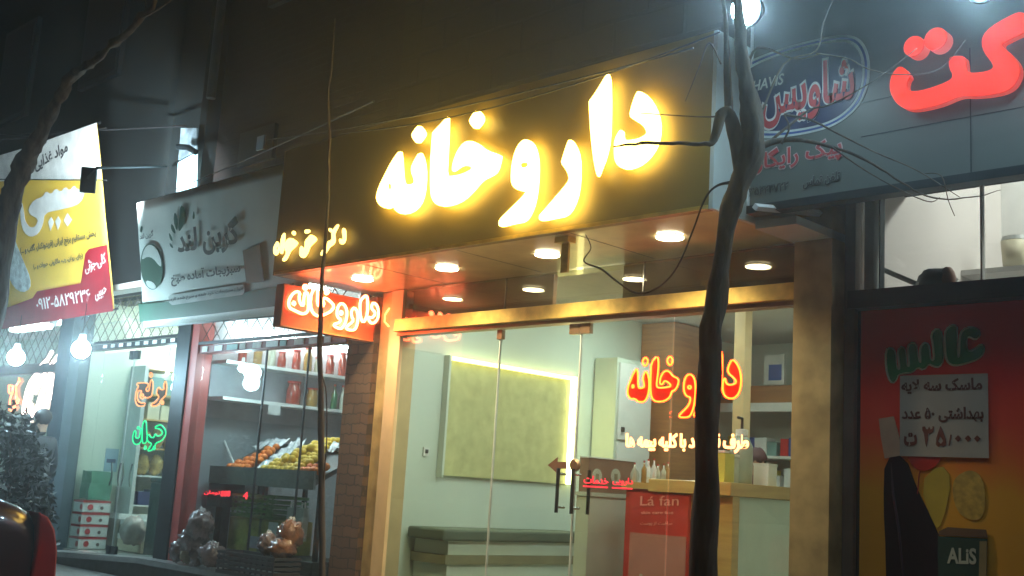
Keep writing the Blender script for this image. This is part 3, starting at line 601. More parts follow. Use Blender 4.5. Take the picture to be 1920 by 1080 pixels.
# amber crescent lamp drawn on the pillar beside the blade
mb = neon(MB(), YP(6.41), [(730, 578), (722, 590), (721, 603), (729, 612)], .007, .01, 0, closed=False)
build('crescent_tube', mb, G['neon_amber'], None, 'small amber crescent shaped neon tube on the pillar right of the blade sign', 'neon sign')
# amber neon line high under the soffit
mb = MB(); P9 = YP(5.9); write(mb, P9, 'شبانه روزی', (568, 523), (716, 530), 1, tube=0)
# ---- brick pier
bk = build('brick_pier', MB().box(-8.41, -8.034, 6.36, 6.95, .3, 3.0), G['brick'], None, 'dark stacked stone pier between the fruit shop and the pharmacy', 'pillar')
build('side_wall_panel', MB().box(-8.6, -7.87, 6.60, 6.618, 2.6, 3.4), G['beige'], fr)

# ================================================================== SIGN AND SHOP AT THE RIGHT
YR = 5.7; PR = YP(YR)
rs = thing('restaurant_sign', (-2, YR, 3.1), 'grey printed sign board with navy oval emblem and big red lit letters at right', 'sign')
build('board', MB().box(-3.72, 1.5, YR + .002, YR + .08, 3.12, 4.55), G['grey_board'], rs)
build('frame', MB().box(-3.735, 1.5, YR - .01, YR + .09, 3.07, 3.118), G['dark_metal'], rs)
build('frame', MB().box(-3.735, -3.722, YR - .01, YR + .09, 3.12, 4.55), G['white'], rs)
for z in (3.42, 3.62): build('seam', MB().box(-3.0, 1.5, YR - .003, YR + .001, z, z + .004), G['dark_metal'], rs)
sx = PR.at(1820, 260)[0]; build('seam', MB().box(sx, sx + .006, YR - .006, YR - .003, 3.12, 3.8), G['dark_metal'], rs)
K7 = (1320, 0, .3889)
def ell(pts): return scl(pts, *K7)
OV = ell([(130,350),(200,300),(320,250),(450,210),(600,175),(700,165),(760,190),(795,260),(800,340),(790,420),(755,500),(700,560),(620,610),(520,640),(400,660),(280,668),(150,650)])
em = MB()
shape(em, PR, [OV], .003, .001, 2); e0 = build('emblem_ring', em, mat('emblem_white', (.6, .68, .68), .5), rs)
em = MB(); shape(em, PR, [shrink(OV, .955)], .003, .004, 2); build('emblem_ring', em, G['blue'], rs)
em = MB(); shape(em, PR, [shrink(OV, .91)], .003, .007, 2); build('emblem_ring', em, mat('emblem_white2', (.6, .68, .68), .5), rs)
em = MB(); shape(em, PR, [shrink(OV, .865)], .003, .010, 2); build('emblem_field', em, G['navy'], rs)
tm = MB(); write(tm, PR, 'SHAVIS', *[K7[0:2] and p for p in scl([(205, 450), (378, 405)], *K7)], 20, .003, .015, .01, persian=False, slant=.01); build('lettering', tm, G['white'], rs)
tm = MB(); p0, p1 = scl([(268, 640), (730, 545)], *K7); write(tm, PR, 'شاویس', p0, p1, 112, .003, .0135, .06); build('letter_outline', tm, G['white'], rs)
tm = MB(); p0, p1 = scl([(276, 628), (722, 538)], *K7); write(tm, PR, 'شاویس', p0, p1, 104, .003, .018, .022); build('lettering', tm, mat('print_red', (.5, .04, .05), .5), rs)
tm = MB(); p0, p1 = scl([(210, 862), (668, 772)], *K7); write(tm, PR, 'پیک رایگان', p0, p1, 50, .002, .002, .05); build('letter_outline', tm, mat('pale_pink', (.6, .45, .45), .5), rs)
tm = MB(); p0, p1 = scl([(216, 854), (662, 767)], *K7); write(tm, PR, 'پیک رایگان', p0, p1, 45, .003, .004, .016); build('lettering', tm, mat('print_red2', (.5, .05, .06), .5), rs)
pg_ = mat('print_grey', (.03, .035, .035), .5)
lines(rs, mat('print_pale2', (.2, .22, .21), .5), PR, [('۳۵۲۲۴۷۲۲', *scl([(213, 950), (407, 915)], *K7), 20, .05), ('تلفن تماس', *scl([(473, 917), (657, 880)], *K7), 24, .05)])
lines(rs, pg_, PR, [('۳۵۲۲۴۷۲۲', *scl([(215, 948), (405, 915)], *K7), 18, .02), ('تلفن تماس', *scl([(475, 915), (655, 880)], *K7), 22, .02)], w0=.005)
RT = [ell([(950,310),(998,365),(980,385),(975,420),(990,440),(1040,438),(1120,415),(1190,385),(1200,360),(1182,330),(1180,280),(1200,270),(1255,268),(1262,300),(1265,350),(1330,350),(1390,335),(1395,310),(1335,235),(1345,150),(1500,60),(1540,60),(1620,100),(1600,130),(1470,190),(1425,215),(1480,260),(1520,310),(1520,370),(1480,430),(1400,455),(1300,465),(1235,460),(1150,500),(1050,525),(980,530),(930,500),(900,450),(895,400),(910,350)])]
lt = MB(); shape(lt, PR, RT, .012, .072, 2); L_ = build('letter', lt, G['lit_redletter'], rs)
lt = MB(); shape(lt, PR, [shrink(RT[0], 1.006)], .052, .018, 2); build('letter_side', lt, G['red_side'], rs)
for px, py, r in ((1015, 225, 42), (1120, 190, 46)):
    x, y = K7[0] + px * K7[2], K7[1] + py * K7[2]; cc = PR.pt(*PR.at(x, y, .1), .03); rr = r * K7[2] * 6.6 / 2150 * 1.12
    build('letter_side', MB().lathe(cc, [(rr, 0), (rr, .07)], 24, axis=(0, -1, 0)), G['red_side'], rs, smooth=False)
    build('letter', MB().lathe(cc + Vector((0, -.071, 0)), [(rr, 0), (rr, .012)], 24, axis=(0, -1, 0)), G['lit_redletter'], rs)
lt = MB(); shape(lt, PR, [ell([(1540, 470), (1570, 440), (1620, 440), (1640, 500), (1600, 520), (1550, 500)])], .08, .02, 1); build('letter', lt, G['lit_redletter'], rs)
# support under the board
br = thing('sign_support_bar', (-3.55, 6, 3.1), 'slim pale metal bar carrying the right sign board back to the wall', 'bracket')
a = onX(1416, 388, -3.55); b = onX(1577, 404, -3.55)
build('bar', MB().tube([a, b], .022, 4), G['white'], br); build('plate', MB().box(-3.6, -3.5, b.y, b.y + .02, b.z - .06, b.z + .06), G['steel'], br)
br.location = (0, 0, 0); 
for ch in br.children:
    for v in ch.data.vertices: v.co += Vector(br['_o'])
build('side_return', MB().box(-3.74, -3.46, 5.8, 6.6, 3.0, 3.05), G['pale_panel'], fr)

PKW = mat('wall_pinkish', (.74, .69, .66), .7, ns=1.5, var=.05)
rr_ = room('bright cream room behind the upper window at the right', -3.36, 1.5, 10.5, 2.0, 4.4, PKW, y0=6.58)
for x, y in ((-2.2, 8.0), (-.6, 8.2)):
    build('ceiling_light', MB().box(x - .5, x + .5, y - .09, y + .09, 4.34, 4.4), G['warm_panel'], None, 'fluorescent ceiling light at the %s of the room behind the upper right window' % ('left' if x < -1 else 'right'), 'ceiling light', 'ceiling lights in the right room')
build('partition', MB().box(-3.35, -2.2, 9.0, 9.1, 2.0, 4.39), PKW, rr_)
ss = thing('right_shopfront', (-1, 6.4, .2), 'dark metal framed shopfront at the right with a wide upper window', 'shopfront')
build('lower_wall', MB().box(-3.42, 1.5, 6.42, 6.56, .2, 2.57), G['dark_metal'], ss)
build('sill_beam', MB().box(-3.42, 1.5, 6.34, 6.5, 2.575, 2.685), mat('dark_brown_metal', (.07, .05, .045), .5), ss)
build('mullion', MB().box(-3.45, -3.38, 6.36, 6.5, .2, 3.5), mat('brown_metal', (.16, .12, .10), .4, metal=.3), ss)
build('mullion', MB().box(-3.33, -3.27, 6.38, 6.48, 2.69, 3.5), G['shelf_grey'], ss)
for px, m_ in ((1638, 'shelf_grey'), (1652, 'dark_metal')):
    x = YP(6.42).at(px, 450)[0]; build('mullion', MB().box(x - .016 if px < 1650 else x - .004, x + .016 if px < 1650 else x + .004, 6.4, 6.46, 2.69, 3.5), G[m_], ss)
x = YP(6.42).at(1842, 430)[0]; build('glass_edge', MB().box(x - .005, x + .005, 6.4, 6.44, 2.69, 3.5), G['white'], ss)
build('window_pane', MB().box(-3.38, 1.5, 6.43, 6.436, 2.69, 3.5), G['pane'], ss)
build('bracket', MB().tube([onY(1647, 502, 6.6), onY(1720, 533, 6.6)], .018, 6), G['shelf_grey'], ss)
c = onY(1755, 530, 6.75)
bg = build('rounded_bag', MB().blob(c + Vector((0, 0, .0)), (.12, .1, .09), .25, 3, 18), mat('greybag', (.12, .12, .12), .8), None, 'grey rounded bundle on the sill inside the upper right window', 'bundle', smooth=True)
c = onY(1777, 525, 6.72)
build('brown_cushion', MB().blob(c, (.05, .05, .085), .1, 3, 14), mat('brownpad', (.25, .12, .08), .7), None, 'small brown rounded pad beside the grey bundle in the upper right window', 'pad', smooth=True)
wc = thing('wall_cupboard', (-2.0, 8.6, 3.2), 'pale grey cupboard hung high in the right room', 'cupboard')
a = YP(8.6).at(1868, 365); build('body', MB().box(a[0], a[0] + 1.2, 8.6, 8.98, 3.45, 3.95), G['shelf_grey'], wc); build('door', MB().box(a[0] + .02, a[0] + .58, 8.58, 8.598, 3.47, 3.93), G['white'], wc)
cn = thing('paper_lantern', (-1.7, 8, 3), 'cream tub standing on a shelf at the right edge of the upper window', 'tub')
a = onY(1905, 482, 8.0); cn.location = a; cn['_o'] = list(a)
build('body', MB().lathe(a - Vector((0, 0, .09)), [(.085, 0), (.10, .2)], 18), G['box_cream'], cn, smooth=True); build('lid', MB().lathe(a + Vector((0, 0, .112)), [(.10, 0), (.09, .03)], 18), G['shelf_grey'], cn)
cn.name = 'storage_tub'
build('wall_shelf', MB().box(a.x - .4, a.x + .9, 7.85, 8.2, a.z - .13, a.z - .093), G['white'], None, 'white shelf board carrying the cream tub in the right room', 'shelf')

# poster on the shopfront
YQ = 6.40; PQ = YP(YQ)
po = thing('juice_poster', (-2.9, YQ, .9), 'red and yellow drinks poster with a dark bottle under the right window', 'poster')
K8 = (1560, 560, .4813)
def k8(pts): return scl(pts, *K8)
x0, x1 = -3.36, -2.35
m = bpy.data.materials.new('poster_print'); m.use_nodes = True; t = m.node_tree; b_ = t.nodes['Principled BSDF']; b_.inputs['Roughness'].default_value = .4
tc = t.nodes.new('ShaderNodeTexCoord'); sp_ = t.nodes.new('ShaderNodeSeparateXYZ'); rp = t.nodes.new('ShaderNodeValToRGB'); nz = t.nodes.new('ShaderNodeTexNoise'); nz.inputs['Scale'].default_value = 3
ad = t.nodes.new('ShaderNodeMath'); ad.operation = 'MULTIPLY_ADD'; ad.inputs[1].default_value = .25
t.links.new(tc.outputs['Generated'], sp_.inputs[0]); t.links.new(nz.outputs['Fac'], ad.inputs[0]); t.links.new(sp_.outputs['Z'], ad.inputs[2]); t.links.new(ad.outputs[0], rp.inputs[0]); t.links.new(rp.outputs[0], b_.inputs['Base Color'])
cr = rp.color_ramp; cr.elements[0].position = .30; cr.elements[0].color = (.5, .24, .03, 1); cr.elements[1].position = .95; cr.elements[1].color = (.75, .025, .015, 1)
e_ = cr.elements.new(.62); e_.color = (.7, .3, .02, 1); e_ = cr.elements.new(.80); e_.color = (.78, .06, .02, 1)
build('sheet', MB().obox(PQ, x0, x1, .3, 2.565, -.012, -.002), m, po)
build('border', MB().obox(PQ, x0 - .02, x0 - .001, .3, 2.565, -.012, 0), G['dark_metal'], po)
mb = MB(); shape(mb, PQ, [k8([(205, 618), (285, 610), (330, 740), (390, 860), (430, 960), (450, 1080), (455, 1500), (215, 1500), (210, 1000), (200, 800)])], .004, 0, 1); build('printed_bottle', mb, mat('bottle_print', (.012, .006, .012), .35), po)
mb = MB(); shape(mb, PQ, [k8([(182, 468), (240, 458), (262, 540), (275, 610), (205, 622), (190, 540)])], .004, .001, 0); build('bottle_neck', mb, mat('neck_print', (.5, .3, .2), .4), po)
mb = MB(); shape(mb, PQ, [k8([(340, 720), (420, 640), (470, 700), (430, 880), (400, 900)])], .003, -.001, 1); build('juice_splash', mb, mat('splash', (.45, .30, .03), .5), po)
mb = MB(); shape(mb, PQ, [k8([(285, 600), (430, 600), (415, 645), (370, 672), (320, 665)])], .003, .003, 1); mb.tube([PQ.pt(*PQ.at(*p), .005) for p in k8([(345, 672), (340, 690), (335, 760)])], .003, 6); build('printed_goblet', mb, mat('goblet', (.45, .03, .02), .3), po)
mb = MB(); shape(mb, PQ, [k8([(412, 925), (605, 935), (600, 1200), (415, 1200)])], .003, .005, 0); build('printed_carton', mb, G['green_dark'], po)
mb = MB(); shape(mb, PQ, [k8([(470, 700), (540, 660), (590, 700), (600, 800), (580, 870), (500, 850), (470, 780)])], .003, 0, 2); build('printed_slice', mb, mat('slice', (.5, .30, .06), .4, ns=22, var=.35), po)
mb = MB(); mb.tube([PQ.pt(*PQ.at(*p), .005) for p in k8([(232, 640), (240, 760), (262, 900), (280, 1080)])], [.002, .008, .009, .006], 6); build('printed_highlight', mb, mat('bottle_sheen', (.07, .04, .06), .3), po)
mb = MB(); shape(mb, PQ, [k8([(418, 905), (450, 890), (600, 900), (605, 932), (412, 922)])], .003, .006, 0); build('carton_top', mb, mat('carton_brown', (.12, .06, .03), .5), po)
mb = MB(); shape(mb, PQ, [k8([(575, 945), (603, 945), (600, 1200), (570, 1200)])], .002, .010, 0); build('carton_edge', mb, mat('carton_pale', (.25, .18, .08), .5), po)
mb = MB(); p0, p1 = k8([(448, 1032), (562, 1036)]); write(mb, PQ, 'ALiS', p0, p1, 30, .002, .009, .03, persian=False); build('lettering', mb, mat('print_pale', (.4, .4, .33), .5), po)
KA = (1640, 590, .13889)
AL = [[(1080,150),(1105,180),(1105,560),(1130,590),(1155,560),(1160,300),(1200,210),(1300,175),(1400,210),(1410,290),(1360,330),(1290,290),(1240,300),(1225,400),(1240,480),(1290,510),(1380,460),(1440,410),(1470,440),(1460,520),(1400,590),(1230,650),(1080,680),(1010,650),(975,580),(960,400),(960,250),(1010,170)],
 [(165,480),(220,455),(275,500),(285,720),(320,755),(350,730),(335,600),(325,480),(380,440),(412,500),(420,680),(450,715),(480,690),(470,560),(455,420),(530,380),(560,440),(580,620),(610,660),(635,640),(625,480),(650,410),(700,385),(730,440),(740,600),(775,635),(820,600),(800,400),(775,260),(850,190),(900,260),(920,450),(920,620),(870,700),(800,690),(730,650),(660,740),(580,700),(500,775),(400,780),(310,800),(290,870),(245,920),(200,860),(165,700)]]
pw_, pgn = mat('print_white', (.6, .58, .45), .5), mat('print_green', (.02, .17, .05), .5)
for l in AL:
    lp = scl(l, *KA); L_ = build('letter', shape(MB(), PQ, [lp], .003, .008, 1), pgn, po)
    build('letter_outline', neon(MB(), PQ, lp, .012, -.003, 1), pw_, L_)
nt_ = thing('price_notice', (-2.85, 6.38, 1.7), 'white paper price notice taped over the drinks poster', 'notice')
Pn2 = YP(6.388); a = Pn2.at(1687, 855); b = Pn2.at(1852, 700)
build('sheet', MB().obox(Pn2, a[0], b[0], a[1], b[1], -.002, 0), mat('notice_paper', (.36, .30, .25), .7, var=.08), nt_)
lines(nt_, mat('notice_text', (.10, .02, .012), .6), Pn2, [('ماسک سه لایه', *k8([(270, 372), (585, 365)]), 27, .03), ('بهداشتی ۵۰ عدد', *k8([(272, 482), (590, 482)]), 28, .03)], w0=.001)
KB = (1660, 690, .15737); ntx = mat('notice_text_red', (.14, .025, .012), .6)
lines(nt_, ntx, Pn2, [('ت', *scl([(220, 930), (375, 930)], *KB), 25, .05)], w0=.001)
for nm_, lp in (('digit', [[(440,700),(470,695),(485,730),(505,730),(520,700),(540,735),(560,720),(562,690),(580,700),(570,760),(530,785),(510,780),(505,860),(490,940),(475,900),(460,780),(440,740)]]),
                ('digit', [[(655,690),(690,760),(720,850),(725,910),(690,942),(660,925),(630,942),(600,910),(605,840),(635,750)], [(655,810),(690,870),(660,905),(625,870)]]),
                ('slash', [[(775,790),(790,800),(765,930),(752,920)]]), *[('digit', [[(x - 38, 840), (x, 800), (x + 38, 840), (x, 882)]]) for x in (865, 985, 1093)]):
    build(nm_, shape(MB(), Pn2, [scl(l, *KB) for l in lp], .002, .001, 0), ntx, nt_)

# floodlights over the right sign
def flood(px, py, y, label, tilt=(.0, .5, -.86)):
    c = onY(px, py, y); ya = c.y; t = thing('floodlight', c, label, 'lamp', 'floodlights over the right sign')
    build('housing', MB().lathe(c + Vector((0, -.058, .05)), [(.098, 0), (.103, .01), (.098, .03), (.06, .10), (.03, .12)], 22, axis=(0, 1, .25)), G['dark_metal'], t)
    build('lens', MB().lathe(c + Vector((0, -.062, .05)), [(.085, 0), (.08, .012), (.05, .03), (.01, .036)], 22, axis=(0, -1, -.25)), G['flood'], t)
    build('arm', MB().tube([c + Vector((0, .0, .14)), c + Vector((0, .15, .45)), (c.x, 5.72, c.z + .5)], .014, 8), G['dark_metal'], t)
    l = bpy.data.lights.new('flood_beam', 'SPOT'); l.energy = 15; l.color = (.62, .88, 1); l.spot_size = math.radians(150); l.spot_blend = .9; l.shadow_soft_size = .06
    lo = bpy.data.objects.new('flood_beam', l); COL.objects.link(lo); lo.location = c + Vector((.06, -.02, -.06)); lo.rotation_euler = (math.radians(22), 0, 0)
flood(1408, 40, 5.1, 'bright white floodlight at the top of the picture above the tree fork')
flood(1850, -8, 5.15, 'bright white floodlight at the top right corner above the red letters')

# ================================================================== FRUIT SHOP
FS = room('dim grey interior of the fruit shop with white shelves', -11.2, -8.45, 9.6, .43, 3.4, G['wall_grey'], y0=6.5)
fs = thing('fruit_shopfront', (-10, 6.4, .43), 'fruit shop glass front between the red post and the stone pier', 'shopfront')
build('post', MB().box(-11.40, -11.13, 6.3, 6.55, .3, 3.4), G['dark_metal'], fs)
build('post', MB().box(-11.125, -10.98, 6.32, 6.5, .43, 3.4), G['red_paint'], fs)
build('header', MB().box(-10.975, -8.42, 6.34, 6.46, 2.60, 2.68), mat('dull_red', (.2, .05, .05), .5), fs)
build('pane', MB().box(-10.97, -8.43, 6.40, 6.408, .44, 2.595), G['pane'], fs)
build('upper_pane', MB().box(-10.97, -8.43, 6.44, 6.446, 2.69, 3.35), G['pane'], fs)
for px in (487, 567): x = YP(6.4).at(px, 800)[0]; build('seam', MB().box(x - .005, x + .005, 6.392, 6.412, .44, 2.595), G['dark_metal'], fs)
for k in range(10):
    x = -10.9 + k * .24; build('sticker', MB().box(x, x + .1 + .05 * (k % 3), 6.328, 6.336, 2.612, 2.668), G[['shelf_grey', 'white', 'teal_card', 'paper'][k % 4]], fs)
def grille(x0, x1, z0, z1, y, label, step=.21):
    g = thing('security_grille', ((x0 + x1) / 2, y, z0), label, 'grille'); mb = MB(); W = x1 - x0; H = z1 - z0
    k = -H
    while k < W:
        for sgn in (1, -1):
            pts = []
            a0, a1 = max(k, 0), min(k + H, W)
            if a1 > a0:
                if sgn > 0: pts = [(x0 + a0, z0 + a0 - k), (x0 + a1, z0 + a1 - k)]
                else: pts = [(x0 + a0, z1 - (a0 - k)), (x0 + a1, z1 - (a1 - k))]
                mb.tube([(p[0], y + .006 * sgn, p[1]) for p in pts], .0055, 4)
        k += step
    build('lattice', mb, mat('grille_metal', (.10, .085, .075), .5, metal=.5), g)
    fm = MB(); fm.box(x0, x1, y - .015, y + .015, z0 - .03, z0); fm.box(x0, x1, y - .015, y + .015, z1, z1 + .03); build('frame', fm, G['dark_metal'], g)
    return g
grille(-10.97, -8.42, 2.72, 3.32, 6.33, 'diamond lattice grille over the fruit shop glass')
XS = -11.19; P = XP(XS)
sh = thing('jar_shelves', (XS, 8, 2.1), 'white wall shelves holding jars and bottles inside the fruit shop', 'shelves')
build('shelf', MB().box(XS, XS + .32, 6.62, 8.9, 2.53, 2.565), G['white'], sh)
build('shelf', MB().box(XS, XS + .32, 6.62, 8.9, 2.135, 2.17), G['white'], sh)
build('back_panel', MB().box(XS + .001, XS + .02, 6.62, 8.9, 1.95, 2.95), mat('shelf_back', (.4, .38, .4), .7), sh)
build('light_strip', MB().box(XS + .05, XS + .09, 6.8, 8.9, 2.93, 2.955), G['fluor'], sh)
for y in (7.2, 8.4): build('price_tag', MB().box(XS + .322, XS + .326, y, y + .16, 2.03, 2.134), G['paper'], sh)
rnd = random.Random(5)
top = [(y, .13 + .05 * (i % 3), ['jar_red', 'jar_amber', 'bottle_pale', 'jar_red'][i % 4]) for i, y in enumerate([6.9, 7.1, 7.28, 7.42, 7.62, 7.78, 7.93, 8.1, 8.28, 8.46])]
for q_, (y, h, m_) in enumerate(top):
    bottle('glass_jar', (XS + .17, y, 2.566), .05, h + .06, G[m_], ORD[q_] + ' small jar from the left on the top white shelf of the fruit shop', 'jars on the top shelf of the fruit shop', neck=.75, cat='jar')
jr = bottle('pickle_jar', (XS + .17, 7.62, 2.171), .085, .27, G['jar_red'], 'large dark red jar on the lower white shelf of the fruit shop', neck=.8, cat='jar')
bottle('honey_jar', (XS + .17, 7.88, 2.171), .07, .22, G['jar_amber'], 'amber jar beside the large red jar on the lower white shelf', neck=.8, cat='jar')
for i, (y, m_, lb) in enumerate([(8.2, 'bottle_green', 'green bottle'), (8.32, 'bottle_pale', 'pale yellow bottle'), (8.46, 'jar_red', 'dark red sauce bottle')]):
    bottle('sauce_bottle', (XS + .17, y, 2.171), .038, .3, G[m_], lb + ' at the right end of the lower white shelf')
# fruit tray
P = YP(6.95)
ft = thing('fruit_stand', (-10.4, 7.2, .44), 'sloping dark fruit stand lined with white film behind the fruit shop glass', 'display stand')
def fslope(x, y): return 1.36 + (y - 6.75) * .55
A = [(-11.1, 6.72), (-9.2, 6.72), (-9.2, 7.4), (-11.1, 7.4)]
mb = MB(); mb.add([(x, y, fslope(x, y)) for x, y in A] + [(x, y, fslope(x, y) - .05) for x, y in A], [(0, 1, 2, 3), (7, 6, 5, 4), (0, 4, 5, 1), (1, 5, 6, 2), (2, 6, 7, 3), (3, 7, 4, 0)])
build('tray', mb, G['crate_dark'], ft)
mb = MB(); mb.box(-11.1, -9.2, 6.69, 6.718, 1.25, 1.43); build('front_board', mb, mat('stand_front', (.15, .16, .15), .6), ft)
mb = MB()
for x in (-11.05, -10.2, -9.25):
    mb.box(x - .02, x + .02, 6.8, 6.84, .432, 1.33); mb.box(x - .02, x + .02, 7.3, 7.34, .432, 1.6)
build('legs', mb, G['dark_metal'], ft)
mb = MB(); N = 26
for (cx, cy, wx, wy) in ((-10.35, 7.05, .11, .34), (-9.55, 7.3, .3, .1), (-10.9, 7.3, .2, .12)):
    vs, fs = [], []
    for i in range(N):
        for j in range(N):
            u, v = i / (N - 1) * 2 - 1, j / (N - 1) * 2 - 1; x = cx + u * wx + .12 * v * (wy > .2) * -1; y = cy + v * wy
            vs.append((x, y, fslope(x, y) + .05 + .07 * noise.noise(Vector((x * 14, y * 14, 1)))))
    for i in range(N - 1):
        for j in range(N - 1): fs.append((i * N + j, (i + 1) * N + j, (i + 1) * N + j + 1, i * N + j + 1))
    mb.add(vs, fs)
build('plastic_film', mb, G['film'], ft)
sol = ft.children[-1].modifiers.new('thick', 'SOLIDIFY'); sol.thickness = .004
rnd = random.Random(11)
def fruit(kind, m_, spots, r, label, group):
    proto = None
    cnt = {}
    for (x, y, z) in spots:
        rw = min(int((y - 6.73) / .074), 9); cnt[rw] = cnt.get(rw, -1) + 1; lb = '%s, %s from the left in the %s row from the front' % (label, ORD[cnt[rw]], ORD[rw])
        if proto is None:
            mb = MB().blob((x, y, z), (r, r, r * .92), .06, 2, 14); proto = build(kind, mb, m_, None, lb, 'fruit', group, smooth=True)
        else:
            c = proto.copy(); COL.objects.link(c); c.location = (x, y, z - r * .92); c.rotation_euler.z = rnd.uniform(0, 6); s = rnd.uniform(.88, 1.1); c.scale = (s, s, s); c['label'] = lb
sp1, sp2, sp3 = [], [], []
r = .042
for row in range(9):
    y = 6.765 + row * .074
    for k in range(8):
        x = -10.18 + k * .084 + (row % 2) * .04 + rnd.uniform(-.008, .008)
        if abs(x + 9.9) < .36 - row * .028: sp1.append((x, y, fslope(x, y) + r + .02))
    for k in range(5):
        x = -10.82 + k * .084 + (row % 2) * .04
        if row < 7 and x < -10.42 - row * .03 and x > -10.85 + row * .03: sp2.append((x, y, fslope(x, y) + r + .02))
for k, (dx, dy) in enumerate([(0, 0), (.08, .02), (-.07, .05), (.02, .09), (-.02, .15), (.06, .16), (.0, .22), (.07, .25)]):
    x, y = -9.93 + dx, 6.85 + dy; sp1.append((x, y, fslope(x, y) + .12))
for k in range(8):
    x, y = -9.5 + (k % 4) * .085, 6.77 + (k // 4) * .08; sp3.append((x, y, fslope(x, y) + r + .02))
fruit('lemon', G['lemon'], sp1, r, 'yellow lemon', 'lemons heaped on the fruit stand')
fruit('orange', G['orange'], sp2 + sp3, r, 'orange', 'oranges on the fruit stand')
# crates, boxes and bags under the stand
def crate(label, x0, x1, y0, y1, z0, z1, m_):
    c = thing('plastic_crate', ((x0 + x1) / 2, (y0 + y1) / 2, z0), label, 'crate'); mb = MB()
    n = 5; h = z1 - z0
    for i in range(n):
        z = z0 + h * i / n; mb.box(x0, x1, y0, y0 + .015, z, z + h / n * .55); mb.box(x0, x1, y1 - .015, y1, z, z + h / n * .55)
        mb.box(x0, x0 + .015, y0 + .016, y1 - .016, z, z + h / n * .55); mb.box(x1 - .015, x1, y0 + .016, y1 - .016, z, z + h / n * .55)
    k = x0 + .02
    while k < x1 - .03: mb.box(k, k + .02, y0 + .002, y0 + .013, z0, z1 - .02); k += .09
    build('slatted_wall', mb, m_, c); build('base', MB().box(x0, x1, y0, y1, z0 - .008, z0 - .001), m_, c); return c
crate('green slatted plastic crate under the fruit stand', -10.75, -9.95, 6.78, 7.2, .93, 1.18, G['crate_green'])
for i, (x0, x1, lb, m_) in enumerate([(-10.78, -10.42, 'olive cardboard box under the left end of the green crate', 'yellow_print'), (-10.38, -9.85, 'yellow and white cardboard box with a price tag under the green crate', 'pack_yellow')]):
    o = thing('fruit_box', ((x0 + x1) / 2, 7, .6), lb, 'box'); build('carton', MB().box(x0, x1, 6.8, 7.2, .58, .915), mat('boxprint%d' % i, (.30, .30, .07), .6, ns=5, var=.5), o, bevel=.005)
    if i: build('label_patch', MB().box(x0 + .02, x1 - .2, 6.792, 6.799, .62, .74), mat('pale_violet', (.35, .33, .42), .6), o); build('price_tag', MB().box(x1 - .18, x1 - .02, 6.785, 6.791, .74, .9), G['paper'], o)
lowb = MB().box(-10.85, -9.2, 6.76, 7.3, .432, .57); build('low_platform', lowb, G['crate_dark'], None, 'low dark platform under the fruit boxes', 'platform', bevel=.01)
P64 = YP(6.62)
def bagpile(px, py, rx, rz, m_, label, y=6.2, knot=True):
    c = onY(px, py, y); t = thing('produce_bag', c - Vector((0, 0, rz)), label, 'bag'); mb = MB(); mb.blob(c, (rx, rx * .9, rz), .38, 4.5, 34)
    build('bag', mb, m_, t, smooth=True)
    if knot: build('knot', MB().blob(c + Vector((0, 0, rz * .95)), (rx * .26, rx * .24, rz * .26), .9, 5, 18), G['film'], t)
    return t
pb = G['plastic_bag']
Z = .44
bagpile(376, 985, .14, .14, pb, 'clear bag of produce at the very top of the heap by the red post')
bagpile(362, 1012, .15, .12, pb, 'reddish clear bag of produce in the middle of the heap by the red post')
bagpile(333, 1034, .085, .10, pb, 'leftmost small dark bag at the foot of the heap by the red post')
bagpile(350, 1040, .07, .08, mat('bag_tan', (.3, .24, .16), .25, ns=9, bump=.9, coat=.5), 'small tan bag between darker bags at the foot of the heap')
bagpile(371, 1040, .085, .10, pb, 'dark clear bag with a bright crease at the foot of the heap')
bagpile(397, 1040, .14, .11, pb, 'widest dark clear bag at the right foot of the heap')
bagpile(503, 1020, .10, .10, pb, 'clear bag with brown contents on the dark basket', 6.3)
bagpile(530, 1028, .13, .09, G['bag_brown'], 'brown glossy bag in front on the dark basket', 6.25)
bagpile(545, 1003, .13, .13, G['bag_brown'], 'large reddish brown bag at the back of the dark basket', 6.34)
crate('dark slatted basket holding the brown bags beside the stone pier', -9.75, -8.8, 6.05, 6.34, .44, .66, G['crate_dark'])
a = onY(552, 975, 6.8); wb = thing('white_carrier_bag', a - Vector((0, 0, .16)), 'upright white carrier bag with two handles beside the green crate', 'bag')
mb = MB(); mb.prism([a + Vector(v) for v in ((-.13, 0, -.2), (.13, 0, -.2), (.14, 0, .12), (-.14, 0, .12))], (0, .07, 0)); build('bag', mb, mat('bag_white', (.4, .42, .38), .5, ns=8, bump=.5), wb)
for sx in (-.09, .09): build('handle', MB().tube([a + Vector((sx - .03, .03, .12)), a + Vector((sx - .02, .03, .17)), a + Vector((sx + .02, .03, .17)), a + Vector((sx + .03, .03, .12))], .012, 6), G['white'], wb)
# red led readout
a = onY(412, 925, 6.5)
mb = MB(); write(mb, YP(6.7), 'تومان', (382, 928), (412, 929), 9, .004, 0, .02); write(mb, YP(6.7), '888', (413, 931), (431, 931), 11, .004, 0, .03, persian=False); write(mb, YP(6.7), '4', (455, 936), (464, 936), 14, .004, 0, .03, persian=False)
build('scale_readout', mb, G['led_red'], None, 'small red glowing scale digits low behind the fruit shop glass', 'display')
a = onY(395, 880, 7.0); b = onY(445, 860, 7.0)
sc = thing('weighing_scale', (a.x, 7.0, 1.1), 'dark weighing scale with a tilted glass plate left of the fruit', 'scale')
build('plate', MB().tube([onY(413, 808, 6.9), onY(442, 878, 6.9)], .012, 6), G['white'], sc); build('body', MB().box(-11.15, -10.85, 6.72, 7.0, 1.0, 1.25), G['black'], sc, bevel=.02)
build('column', MB().box(-11.05, -10.95, 6.8, 6.9, .432, .999), G['black'], sc)
